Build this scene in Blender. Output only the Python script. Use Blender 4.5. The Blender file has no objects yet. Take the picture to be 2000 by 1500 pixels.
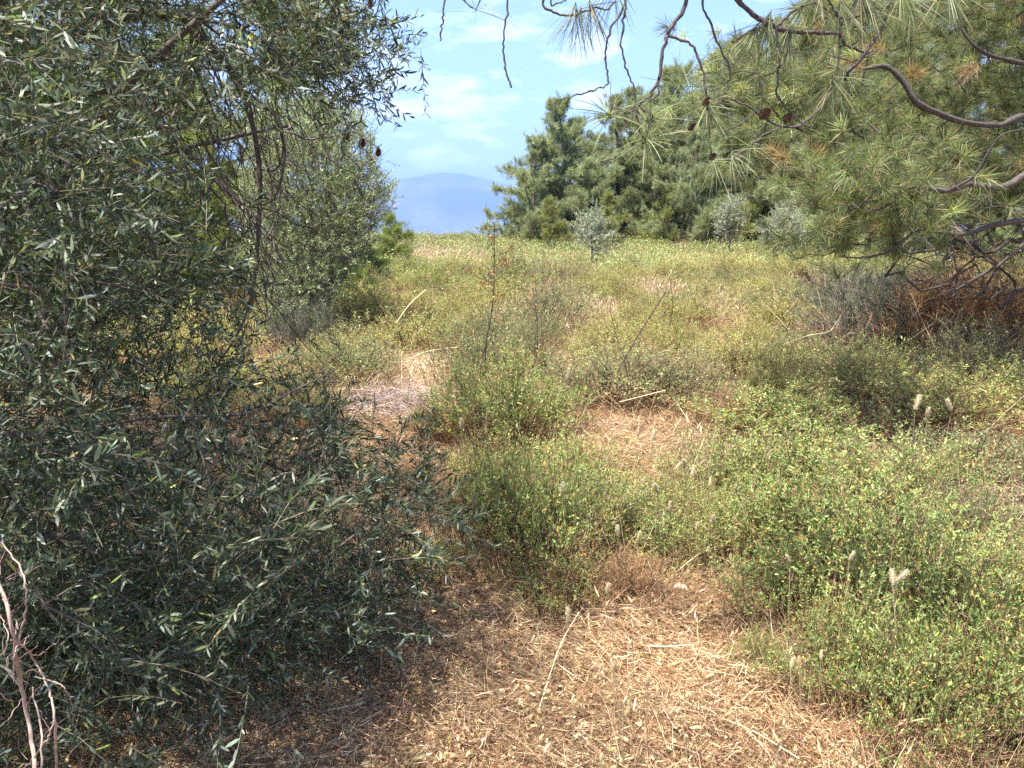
import bpy, math, random
import numpy as np
from math import radians, sin, cos, tan, pi

# ---------------------------------------------------------------- camera, sky, sun, exposure
S = bpy.context.scene
COL = S.collection
PITCH = radians(11.3); EYE = 1.6; F = 1500.0
cam_d = bpy.data.cameras.new('camera'); cam = bpy.data.objects.new('camera', cam_d); COL.objects.link(cam)
cam.location = (0, 0, EYE); cam.rotation_euler = (pi/2 - PITCH, 0, 0)
cam_d.sensor_width = 36; cam_d.lens = 36*F/2000; cam_d.clip_start = .02; cam_d.clip_end = 60000
S.camera = cam

SUN_EL, SUN_AZ = radians(69), radians(-132)          # azimuth measured from +Y towards +X
W = bpy.data.worlds.new('World'); S.world = W; W.use_nodes = True
nt = W.node_tree; nt.nodes.clear()
def N(nt, t, **k):
    n = nt.nodes.new(t)
    for a, b in k.items():
        if a == 'inp':
            for i, v in b.items(): n.inputs[i].default_value = v
        else: setattr(n, a, b)
    return n
L = lambda nt, a, b: nt.links.new(a, b)
sky = N(nt, 'ShaderNodeTexSky', sky_type='NISHITA', sun_disc=False, sun_elevation=SUN_EL, sun_rotation=SUN_AZ,
        altitude=200, air_density=1.0, dust_density=2.0, ozone_density=3.6)
tc = N(nt, 'ShaderNodeTexCoord')
mp = N(nt, 'ShaderNodeMapping'); mp.inputs['Scale'].default_value = (4.2, 4.2, 13); mp.inputs['Location'].default_value = (.35, 0, .6)
L(nt, tc.outputs['Generated'], mp.inputs['Vector'])
cn = N(nt, 'ShaderNodeTexNoise', inp={'Scale': 1.6, 'Detail': 7, 'Roughness': .55, 'Distortion': .15}); L(nt, mp.outputs[0], cn.inputs['Vector'])
cr = N(nt, 'ShaderNodeValToRGB'); cr.color_ramp.elements[0].position = .54; cr.color_ramp.elements[1].position = .72
L(nt, cn.outputs['Fac'], cr.inputs['Fac'])
sx = N(nt, 'ShaderNodeSeparateXYZ'); L(nt, tc.outputs['Generated'], sx.inputs[0])
er = N(nt, 'ShaderNodeValToRGB')                      # clouds only in a band above the horizon
e = er.color_ramp.elements; e[0].position = .02; e[0].color = (.3,.3,.3,1); e[1].position = .34; e[1].color = (0,0,0,1)
q = er.color_ramp.elements.new(.12); q.color = (1,1,1,1); q = er.color_ramp.elements.new(.22); q.color = (.8,.8,.8,1)
L(nt, sx.outputs['Z'], er.inputs['Fac'])
mm = N(nt, 'ShaderNodeMath', operation='MULTIPLY'); L(nt, cr.outputs[0], mm.inputs[0]); L(nt, er.outputs[0], mm.inputs[1])
mm2 = N(nt, 'ShaderNodeMath', operation='MULTIPLY'); mm2.inputs[1].default_value = .6; L(nt, mm.outputs[0], mm2.inputs[0])
mx = N(nt, 'ShaderNodeMix', data_type='RGBA'); mx.inputs['B'].default_value = (9.0, 8.9, 9.2, 1)
L(nt, mm2.outputs[0], mx.inputs['Factor']); L(nt, sky.outputs[0], mx.inputs['A'])
bg = N(nt, 'ShaderNodeBackground'); bg.inputs['Strength'].default_value = .115
wo = N(nt, 'ShaderNodeOutputWorld'); L(nt, mx.outputs['Result'], bg.inputs['Color']); L(nt, bg.outputs[0], wo.inputs['Surface'])

sl = bpy.data.lights.new('sun', 'SUN'); so = bpy.data.objects.new('sun', sl); COL.objects.link(so)
sl.energy = 5.0; sl.angle = radians(.53); sl.color = (1, .94, .845)
so.rotation_euler = (pi/2 - SUN_EL, 0, pi - SUN_AZ); so.location = (0, 0, 50)

S.view_settings.view_transform = 'Standard'; S.view_settings.look = 'None'; S.view_settings.gamma = 1
S.view_settings.use_curve_mapping = False; S.view_settings.exposure = 1.72
S.render.engine = 'CYCLES'
cy = S.cycles
cy.max_bounces = 7; cy.diffuse_bounces = 4; cy.glossy_bounces = 2; cy.transmission_bounces = 4; cy.volume_bounces = 0; cy.transparent_max_bounces = 8
cy.sample_clamp_indirect = 4
cy.use_denoising = False

# ---------------------------------------------------------------- helpers
R0 = np.random.default_rng(7)
def P(px, py, D):
    """the world point at distance D ahead that lies in the direction of a photo pixel"""
    x = (np.asarray(px, float) - 1000)/F; u = (750 - np.asarray(py, float))/F
    yy = cos(PITCH) + sin(PITCH)*u; zz = -sin(PITCH) + cos(PITCH)*u
    k = np.asarray(D, float)/yy
    return np.stack([x*k, yy*k, EYE + zz*k], -1)
def sstep(a, b, x):
    t = np.clip((x - a)/(b - a), 0, 1); return t*t*(3 - 2*t)
def terrain(x, y):
    x = np.asarray(x, float); y = np.asarray(y, float); r = np.hypot(x, y)
    h = .98*sstep(9, 50, y) + .25*sstep(3, 30, x)*sstep(6, 30, y)
    near = 1 - sstep(30, 70, r)
    h = h + near*(.05*np.sin(x*1.7 + 1)*np.sin(y*1.3 + .4) + .03*np.sin(x*3.9 + y*2.1) + .018*np.sin(x*9.1 - y*7.3) + .012*np.sin(x*17 + y*13))
    h = h - .04*np.exp(-(((x - .0)/2.0)**2 + ((y - 2.)/1.6)**2))
    d = np.maximum(r - 57, 0)
    h = h - 330*(1 - np.exp(-d*.16/330)) 
    return h
def ground_at(px, py):
    lo, hi = 1.0, 58.0
    for _ in range(40):
        m = (lo + hi)/2; p = P(px, py, m)
        if p[2] > terrain(p[0], p[1]): lo = m
        else: hi = m
    p = P(px, py, lo); return np.array([p[0], p[1], float(terrain(p[0], p[1]))])
def at_height(px, py, hs):
    lo, hi = .8, 58.0
    for _ in range(40):
        m = (lo + hi)/2; p = P(px, py, m)
        if p[2] - hs > terrain(p[0], p[1]): lo = m
        else: hi = m
    return P(px, py, lo)
def unit(v):
    return v/np.maximum(np.linalg.norm(v, axis=-1, keepdims=True), 1e-9)
def rdir(n, rng):
    return unit(rng.normal(size=(n, 3)))
def in_poly(x, y, poly):
    c = np.zeros(x.shape, bool); n = len(poly)
    for i in range(n):
        x1, y1 = poly[i]; x2, y2 = poly[(i + 1) % n]
        c ^= ((y1 > y) != (y2 > y)) & (x < (x2 - x1)*(y - y1)/((y2 - y1) + 1e-9) + x1)
    return c
def poly_pts(poly, n, rng):
    a = np.array(poly, float); lo, hi = a.min(0), a.max(0); out = np.zeros((0, 2))
    while len(out) < n:
        p = lo + rng.random((n*3, 2))*(hi - lo); out = np.vstack([out, p[in_poly(p[:, 0], p[:, 1], poly)]])
    return out[:n]
def pick(pal, n, rng, jit=.18, jc=.06):
    w = np.array([p[0] for p in pal], float); c = np.array([p[1] for p in pal], float)
    k = rng.choice(len(pal), n, p=w/w.sum()); t = c[k]*np.exp(rng.normal(0, jit, (n, 1)))*np.exp(rng.normal(0, jc, (n, 3)))
    return np.clip(t, .003, .95)

class MB:
    def __init__(s): s.V = []; s.Fc = []; s.T = []; s.n = 0
    def add(s, v, f, t):
        s.V.append(np.asarray(v, np.float32).reshape(-1, 3)); s.Fc.append(np.asarray(f, np.int64).reshape(-1, 4) + s.n)
        s.T.append(np.asarray(t, np.float32).reshape(-1, 3)); s.n += len(s.V[-1])
    def ribbons(s, B, D, Lg, Wd, tint, stations, widths, bend=None, side=None, rng=R0):
        """n curved blades: B base, D direction, Lg length, Wd width, bend = sideways offset of the tip"""
        B = np.asarray(B, float); n = len(B)
        if n == 0: return
        D = unit(np.asarray(D, float)); st = np.array(stations); K = len(st)
        Lg = np.broadcast_to(Lg, n)[:, None, None]; Wd = np.broadcast_to(Wd, n)[:, None, None]
        if bend is None: bend = np.zeros((n, 3))
        if side is None: side = np.cross(D, rdir(n, rng))
        side = unit(side)
        C = B[:, None, :] + D[:, None, :]*Lg*st[None, :, None] + bend[:, None, :]*(st**2)[None, :, None]
        w = side[:, None, :]*Wd*.5*np.array(widths)[None, :, None]
        V = np.stack([C - w, C + w], 2).reshape(-1, 3)
        i = np.arange(n)[:, None]*2*K + np.arange(K - 1)[None, :]*2
        f = np.stack([i, i + 1, i + 3, i + 2], -1)
        s.add(V, f, np.repeat(np.asarray(tint, float).reshape(n, 3), 2*K, 0))
    def leaves(s, B, D, Lg, Wd, tint, bend=None, side=None, rng=R0):
        s.ribbons(B, D, Lg, Wd, tint, (0, .3, .7, 1), (.12, .9, .85, .06), bend, side, rng)
    def tubes(s, Pt, Rd, sides, tint):
        """Pt (n,K,3), Rd (n,K)"""
        Pt = np.asarray(Pt, float); n, K, _ = Pt.shape
        if n == 0: return
        T = unit(np.gradient(Pt, axis=1)); ref = np.array([.31, .17, .93]); ref /= np.linalg.norm(ref)
        r2 = np.array([.9, -.4, .1]); r2 /= np.linalg.norm(r2)
        m = unit(T.mean(1)); rr = np.where((np.abs(m@ref) > .85)[:, None], r2, ref)[:, None, :]
        U = unit(np.cross(T, rr)); Vv = np.cross(T, U)
        a = np.arange(sides)/sides*2*pi
        ring = Pt[:, :, None, :] + np.asarray(Rd)[:, :, None, None]*(U[:, :, None, :]*np.cos(a)[None, None, :, None] + Vv[:, :, None, :]*np.sin(a)[None, None, :, None])
        i = (np.arange(n)[:, None, None]*K + np.arange(K - 1)[None, :, None])*sides
        j = np.arange(sides)[None, None, :]; j2 = (j + 1) % sides
        f = np.stack([i + j, i + j2, i + sides + j2, i + sides + j], -1)
        t = np.asarray(tint, float)
        if t.ndim == 1: t = np.broadcast_to(t, (n, 3))
        s.add(ring, f, np.repeat(t, K*sides, 0))
    def tube(s, pts, rad, sides, tint, sub=4, wob=0, rng=R0):
        pts = np.array(pts, float); rad = np.array(rad, float)
        if rad.ndim == 0: rad = np.full(len(pts), float(rad))
        if sub > 1 and len(pts) > 2:
            q, r = spline(pts, rad, sub)
        else: q, r = pts, rad
        if wob: q = q + rng.normal(0, wob, q.shape)*np.linspace(0, 1, len(q))[:, None]**.3
        s.tubes(q[None], r[None], sides, np.array(tint))
    def build(s, name, mat, parent=None, loc=None):
        me = bpy.data.meshes.new(name)
        V = np.concatenate(s.V); Fc = np.concatenate(s.Fc); T = np.concatenate(s.T)
        if loc is not None: V = V - np.asarray(loc, np.float32)
        me.vertices.add(len(V)); me.vertices.foreach_set('co', V.astype(np.float32).ravel())
        me.loops.add(Fc.size); me.loops.foreach_set('vertex_index', Fc.astype(np.int32).ravel())
        me.polygons.add(len(Fc)); me.polygons.foreach_set('loop_start', (np.arange(len(Fc))*4).astype(np.int32))
        me.polygons.foreach_set('use_smooth', np.ones(len(Fc), bool))
        me.update(calc_edges=True)
        at = me.attributes.new('tint', 'FLOAT_COLOR', 'POINT')
        at.data.foreach_set('color', np.concatenate([T, np.ones((len(T), 1), np.float32)], 1).astype(np.float32).ravel())
        me.materials.append(mat)
        o = bpy.data.objects.new(name, me); COL.objects.link(o)
        if parent is not None: o.parent = parent
        return o
def spline(p, r, sub):
    """Catmull-Rom through the points"""
    P0 = np.vstack([2*p[0] - p[1], p, 2*p[-1] - p[-2]]); out = []; ro = []
    for i in range(len(p) - 1):
        a, b, c, d = P0[i:i + 4]
        for k in range(sub):
            t = k/sub
            out.append(.5*((2*b) + (-a + c)*t + (2*a - 5*b + 4*c - d)*t*t + (-a + 3*b - 3*c + d)*t**3)); ro.append(r[i]*(1 - t) + r[i + 1]*t)
    out.append(p[-1]); ro.append(r[-1])
    return np.array(out), np.array(ro)

def tag(o, label=None, cat=None, group=None, kind=None):
    if label: o['label'] = label
    if cat: o['category'] = cat
    if group: o['group'] = group
    if kind: o['kind'] = kind
    return o
def thing(name, loc, label, cat, group=None):
    o = bpy.data.objects.new(name, None); COL.objects.link(o); o.location = tuple(float(v) for v in loc); o.empty_display_size = .1
    return tag(o, label, cat, group)
def copy_thing(src, loc, rz, sc, label, group=None, cat=None):
    r = src.copy(); COL.objects.link(r)
    for ch in list(src.children):
        c = ch.copy(); COL.objects.link(c); c.parent = r
    put(r, loc, rz, sc); r['label'] = label
    if group: r['group'] = group
    if cat: r['category'] = cat
    return r
def put(r, loc, rz, sc):
    r.location = tuple(float(v) for v in loc); r.rotation_euler = (0, 0, rz); r.scale = sc

def skeleton(mb, tips, chains, rng, seg=.25, wob=.03, rmin=.0015, kexp=.45, rmax=.2, sides=6, tint=(.1, .08, .06), sag=0., back=.3, tj=.15, rough=.0):
    """grow thin limbs from given main chains to the tips: each tip joins the nearest limb. Returns direction at each tip."""
    nodes = []; par = []; fixed = []
    for c, (pts, rad) in enumerate(chains):
        pts = np.array(pts, float); rad = np.broadcast_to(np.array(rad, float), len(pts)).astype(float)
        q, r = spline(pts, rad, 5) if len(pts) > 2 else (pts, rad)
        if c == 0: prev = -1
        else:
            a = np.array(nodes); prev = int(np.argmin(((a - q[0])**2).sum(1)))
        for k in range(len(q)):
            nodes.append(q[k]); par.append(prev); fixed.append(r[k]); prev = len(nodes) - 1
    root = np.array(nodes[0]); cap = len(nodes) + len(tips)*24 + 100
    A = np.zeros((cap, 3)); n = len(nodes); A[:n] = nodes
    dist = np.zeros(cap)
    for i in range(n):
        dist[i] = 0 if par[i] < 0 else dist[par[i]] + np.linalg.norm(A[i] - A[par[i]])
    order = np.argsort(np.linalg.norm(tips - root, axis=1)); tn = np.zeros(len(tips), int); tipdir = np.zeros((len(tips), 3))
    for t in order:
        d = np.linalg.norm(A[:n] - tips[t], axis=1); m = int(np.argmin(d + back*.1*dist[:n]))
        vec = tips[t] - A[m]; ln = np.linalg.norm(vec); k = int(min(20, max(1, round(ln/seg)))); prev = m
        off = rng.normal(0, wob, 3)*max(ln, .2)/.5; up = np.array([0, 0, -sag*ln])
        for j in range(1, k + 1):
            f = j/k; p = A[m] + vec*f + (off + up)*(sin(pi*f)) + (rng.normal(0, wob*.35, 3) if j < k else 0)
            A[n] = p; par.append(prev); fixed.append(0); dist[n] = dist[prev] + ln/k; prev = n; n += 1
        tn[t] = prev; tipdir[t] = A[prev] - A[par[prev]]
    A[:n] += rng.normal(0, 1, (n, 3))*rough
    cnt = np.zeros(n)
    for t in tn: cnt[t] += 1
    kids = [[] for _ in range(n)]
    for i in range(n - 1, 0, -1):
        if par[i] >= 0: cnt[par[i]] += cnt[i]; kids[par[i]].append(i)
    rad = np.clip(rmin*np.maximum(cnt, 1)**kexp, 0, rmax); fx = np.array(fixed); rad = np.where(fx > 0, fx, rad)
    starts = [i for i in range(n) if par[i] < 0]; 
    while starts:
        s0 = starts.pop(); ch = [s0] if par[s0] < 0 else [par[s0], s0]; cur = s0
        while kids[cur]:
            ks = sorted(kids[cur], key=lambda q: -(cnt[q] + 1e6*(fx[q] > 0)))
            starts.extend(ks[1:]); cur = ks[0]; ch.append(cur)
        rr = rad[ch].copy()
        if par[s0] >= 0: rr[0] = rr[1]
        rr *= np.exp(rng.normal(0, .1, len(rr)))
        big = rr.max() > .02
        mb.tubes(A[ch][None], rr[None], sides if big else max(4, sides - 2), np.array(tint)*float(np.exp(rng.normal(0, tj))))
    return unit(tipdir)

# ---------------------------------------------------------------- materials
def leaf_mat(name, rough=.5, trans=.3, spec=.35, tmul=(1.25, 1.3, .7)):
    m = bpy.data.materials.new(name); m.use_nodes = True; nt = m.node_tree; nt.nodes.clear()
    a = N(nt, 'ShaderNodeAttribute', attribute_name='tint')
    p = N(nt, 'ShaderNodeBsdfPrincipled', inp={'Roughness': rough, 'Specular IOR Level': spec})
    o = N(nt, 'ShaderNodeOutputMaterial')
    no = N(nt, 'ShaderNodeTexNoise', inp={'Scale': 60., 'Detail': 2}); tcn = N(nt, 'ShaderNodeTexCoord'); L(nt, tcn.outputs['Object'], no.inputs['Vector'])
    mr = N(nt, 'ShaderNodeMapRange', inp={'To Min': .72, 'To Max': 1.28}); L(nt, no.outputs['Fac'], mr.inputs['Value'])
    v = N(nt, 'ShaderNodeVectorMath', operation='SCALE'); L(nt, a.outputs['Color'], v.inputs[0]); L(nt, mr.outputs[0], v.inputs['Scale'])
    L(nt, v.outputs[0], p.inputs['Base Color'])
    if trans > 0:
        t = N(nt, 'ShaderNodeBsdfTranslucent'); mu = N(nt, 'ShaderNodeVectorMath', operation='MULTIPLY'); mu.inputs[1].default_value = tmul
        L(nt, v.outputs[0], mu.inputs[0]); L(nt, mu.outputs[0], t.inputs['Color'])
        x = N(nt, 'ShaderNodeMixShader', inp={0: trans}); L(nt, p.outputs[0], x.inputs[1]); L(nt, t.outputs[0], x.inputs[2]); L(nt, x.outputs[0], o.inputs['Surface'])
    else: L(nt, p.outputs[0], o.inputs['Surface'])
    return m
def bark_mat(name, scale=40, dark=.55):
    m = bpy.data.materials.new(name); m.use_nodes = True; nt = m.node_tree; p = nt.nodes['Principled BSDF']
    a = N(nt, 'ShaderNodeAttribute', attribute_name='tint'); tcn = N(nt, 'ShaderNodeTexCoord')
    no = N(nt, 'ShaderNodeTexNoise', inp={'Scale': scale, 'Detail': 5, 'Roughness': .65}); L(nt, tcn.outputs['Object'], no.inputs['Vector'])
    mr = N(nt, 'ShaderNodeMapRange', inp={'From Min': .3, 'From Max': .7, 'To Min': dark, 'To Max': 1.5}); L(nt, no.outputs['Fac'], mr.inputs['Value'])
    v = N(nt, 'ShaderNodeVectorMath', operation='SCALE'); L(nt, a.outputs['Color'], v.inputs[0]); L(nt, mr.outputs[0], v.inputs['Scale'])
    L(nt, v.outputs[0], p.inputs['Base Color']); p.inputs['Roughness'].default_value = .8; p.inputs['Specular IOR Level'].default_value = .25
    b = N(nt, 'ShaderNodeBump', inp={'Strength': .6, 'Distance': .004}); L(nt, no.outputs['Fac'], b.inputs['Height']); L(nt, b.outputs[0], p.inputs['Normal'])
    return m
M_OLIVE = leaf_mat('olive_leaf', .5, .25, .35)
M_NEEDLE = leaf_mat('pine_needle', .5, .4, .35)
M_LEAF = leaf_mat('shrub_leaf', .55, .33, .3)
M_STRAW = leaf_mat('dry_straw', .6, .25, .3, (1.1, 1, .8))
M_BARK = bark_mat('bark')
M_TWIG = bark_mat('twig', 120, .7)

def ground_mat():
    m = bpy.data.materials.new('dry_soil'); m.use_nodes = True; nt = m.node_tree; p = nt.nodes['Principled BSDF']
    g = N(nt, 'ShaderNodeNewGeometry')
    def noise(sc, det, ro=.6):
        n = N(nt, 'ShaderNodeTexNoise', inp={'Scale': sc, 'Detail': det, 'Roughness': ro}); L(nt, g.outputs['Position'], n.inputs['Vector']); return n
    n1 = noise(.9, 5); n2 = noise(26, 8, .75); n3 = noise(140, 4, .7)
    def ramp(src, st):
        r = N(nt, 'ShaderNodeValToRGB'); el = r.color_ramp.elements
        el[0].position, el[0].color = st[0][0], (*st[0][1], 1); el[1].position, el[1].color = st[-1][0], (*st[-1][1], 1)
        for q, c in st[1:-1]: x = el.new(q); x.color = (*c, 1)
        L(nt, src.outputs['Fac'], r.inputs['Fac']); return r
    r1 = ramp(n1, [(.3, (.33, .23, .14)), (.5, (.45, .33, .20)), (.7, (.40, .29, .17))])
    r2 = ramp(n2, [(.32, (.10, .06, .04)), (.45, (.5, .38, .28)), (.7, (1, .95, .85))])
    mu = N(nt, 'ShaderNodeMix', data_type='RGBA', blend_type='MULTIPLY'); mu.inputs['Factor'].default_value = .8
    L(nt, r1.outputs[0], mu.inputs['A']); L(nt, r2.outputs[0], mu.inputs['B'])
    # far away: dark green woodland and dry fields of the valley
    ln = N(nt, 'ShaderNodeVectorMath', operation='LENGTH'); L(nt, g.outputs['Position'], ln.inputs[0])
    fr = N(nt, 'ShaderNodeMapRange', inp={'From Min': 60., 'From Max': 130.}); L(nt, ln.outputs['Value'], fr.inputs['Value'])
    n4 = noise(.004, 6); r4 = ramp(n4, [(.4, (.05, .08, .03)), (.6, (.13, .13, .07))])
    m2 = N(nt, 'ShaderNodeMix', data_type='RGBA'); L(nt, fr.outputs[0], m2.inputs['Factor']); L(nt, mu.outputs['Result'], m2.inputs['A']); L(nt, r4.outputs[0], m2.inputs['B'])
    L(nt, m2.outputs['Result'], p.inputs['Base Color']); p.inputs['Roughness'].default_value = .95; p.inputs['Specular IOR Level'].default_value = .1
    ad = N(nt, 'ShaderNodeMath', operation='ADD'); L(nt, n2.outputs['Fac'], ad.inputs[0]); L(nt, n3.outputs['Fac'], ad.inputs[1])
    b = N(nt, 'ShaderNodeBump', inp={'Strength': .8, 'Distance': .02}); L(nt, ad.outputs[0], b.inputs['Height']); L(nt, b.outputs[0], p.inputs['Normal'])
    return m
def hill_mat():
    m = bpy.data.materials.new('hill_woods'); m.use_nodes = True; nt = m.node_tree; p = nt.nodes['Principled BSDF']
    g = N(nt, 'ShaderNodeNewGeometry'); n = N(nt, 'ShaderNodeTexNoise', inp={'Scale': .0022, 'Detail': 8, 'Roughness': .6}); L(nt, g.outputs['Position'], n.inputs['Vector'])
    r = N(nt, 'ShaderNodeValToRGB'); el = r.color_ramp.elements; el[0].position = .4; el[0].color = (.04, .06, .035, 1); el[1].position = .68; el[1].color = (.11, .12, .075, 1)
    L(nt, n.outputs['Fac'], r.inputs['Fac']); L(nt, r.outputs[0], p.inputs['Base Color']); p.inputs['Roughness'].default_value = 1
    return m

# ---------------------------------------------------------------- the setting: ground, mountains
def build_ground():
    rr = np.concatenate([[0.05], np.geomspace(.4, 60, 260), np.geomspace(62, 12500, 90)])
    na = 420; aa = np.arange(na)/na*2*pi
    X = rr[:, None]*np.sin(aa)[None]; Y = rr[:, None]*np.cos(aa)[None]; Z = terrain(X, Y)
    V = np.stack([X, Y, Z], -1).reshape(-1, 3); i = np.arange(len(rr) - 1)[:, None]*na; j = np.arange(na)[None]; j2 = (j + 1) % na
    f = np.stack([i + j, i + na + j, i + na + j2, i + j2], -1)[:, ::-1] if False else np.stack([i + j2, i + na + j2, i + na + j, i + j], -1)
    mb = MB(); mb.add(V, f, np.full((len(V), 3), .3)); tag(mb.build('ground', ground_mat()), kind='structure')
build_ground()
def ridge(name, D, prof, depth, rough, seed, mat):
    rng = np.random.default_rng(seed); px = np.linspace(prof[0][0], prof[-1][0], 260)
    py = np.interp(px, [p[0] for p in prof], [p[1] for p in prof]); py = np.convolve(np.pad(py, 6, 'edge'), np.ones(13)/13, 'valid')
    crest = P(px, py, D); y = np.linspace(-1, 1, 70)*depth
    X, Yo = np.meshgrid(crest[:, 0], y); base = -332
    fall = np.exp(-(Yo/(depth*.45))**2)
    Z = base + (crest[None, :, 2] - base)*fall
    for k in range(46):
        w = 10**rng.uniform(-3.6, -2.2); a = rng.uniform(0, 2*pi); Z += rough*.0018/w*.06*np.sin(X*w*cos(a) + Yo*w*sin(a) + rng.uniform(0, 7))*np.clip((Z - base)/900, 0, 1)*(.25 + .75*(np.abs(Yo)/depth > .08))
    Z -= 60*sstep(.7, 1, np.abs(Yo)/depth)
    V = np.stack([X, Yo + D, Z], -1).reshape(-1, 3); nx = 260; ii = np.arange(69)[:, None]*nx; jj = np.arange(nx - 1)[None]
    mb = MB(); mb.add(V, np.stack([ii + jj, ii + jj + 1, ii + nx + jj + 1, ii + nx + jj], -1), np.full((len(V), 3), .3))
    tag(mb.build(name, mat), kind='structure')
HM = hill_mat()
ridge('mountain', 7000, [(-600, 460), (200, 430), (560, 405), (680, 382), (740, 362), (770, 349), (805, 338), (835, 343), (870, 355), (920, 366), (975, 374), (1100, 392), (1500, 430), (1900, 460)], 2300, 1, 3, HM)
ridge('mountain', 9300, [(-300, 460), (500, 430), (700, 390), (780, 357), (830, 340), (868, 333), (895, 337), (925, 344), (950, 346), (975, 356), (1020, 370), (1200, 400), (1700, 445)], 2500, 1, 5, HM)

# ---------------------------------------------------------------- palettes (base colours; OLIVE and the grey scrub include painted shade)
OLIVE = [(6, (.032, .050, .024)), (2.4, (.075, .10, .05)), (1.6, (.22, .26, .19)), (.5, (.15, .19, .05)), (.1, (.4, .33, .12))]  # dark leaves lowered in albedo to imitate deep shade inside the crown
PINE_Y = [(4, (.145, .18, .075)), (3, (.10, .135, .065)), (1.6, (.28, .29, .14)), (1.2, (.34, .24, .14)), (.5, (.09, .12, .06))]
PINE_D = [(5, (.17, .205, .105)), (3, (.26, .28, .145)), (1.3, (.36, .34, .17))]
PINE_NEAR = [(4, (.10, .13, .06)), (3, (.17, .20, .10)), (1, (.26, .26, .13)), (.5, (.3, .2, .1))]
SCRUB = {
 'green':  [(5, (.205, .28, .085)), (3, (.31, .37, .14)), (2, (.12, .17, .05)), (.8, (.50, .42, .10)), (.6, (.42, .23, .08))],
 'yellow': [(5, (.31, .34, .10)), (3, (.42, .43, .17)), (2, (.25, .29, .10)), (.8, (.42, .31, .13)), (.5, (.3, .17, .07))],
 'sage':   [(5, (.20, .24, .10)), (3, (.28, .31, .15)), (2, (.11, .14, .07)), (.4, (.3, .26, .12))],
 'twiggy': [(4, (.26, .29, .11)), (2, (.35, .36, .16)), (1.5, (.15, .14, .07)), (1, (.28, .2, .1))],
 'brown':  [(5, (.27, .15, .07)), (3, (.35, .22, .11)), (1.5, (.16, .09, .05)), (1, (.25, .24, .1))],
 'grey':   [(5, (.085, .11, .05)), (3, (.14, .16, .09)), (2, (.05, .065, .035))],  # tones darkened to stand in for shade under the pine
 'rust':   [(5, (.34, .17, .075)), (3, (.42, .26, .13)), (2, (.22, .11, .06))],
}
STRAW = [(5, (.50, .37, .22)), (3, (.42, .285, .165)), (3, (.29, .18, .105)), (2.6, (.15, .09, .055)), (1, (.64, .52, .36))]

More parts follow.
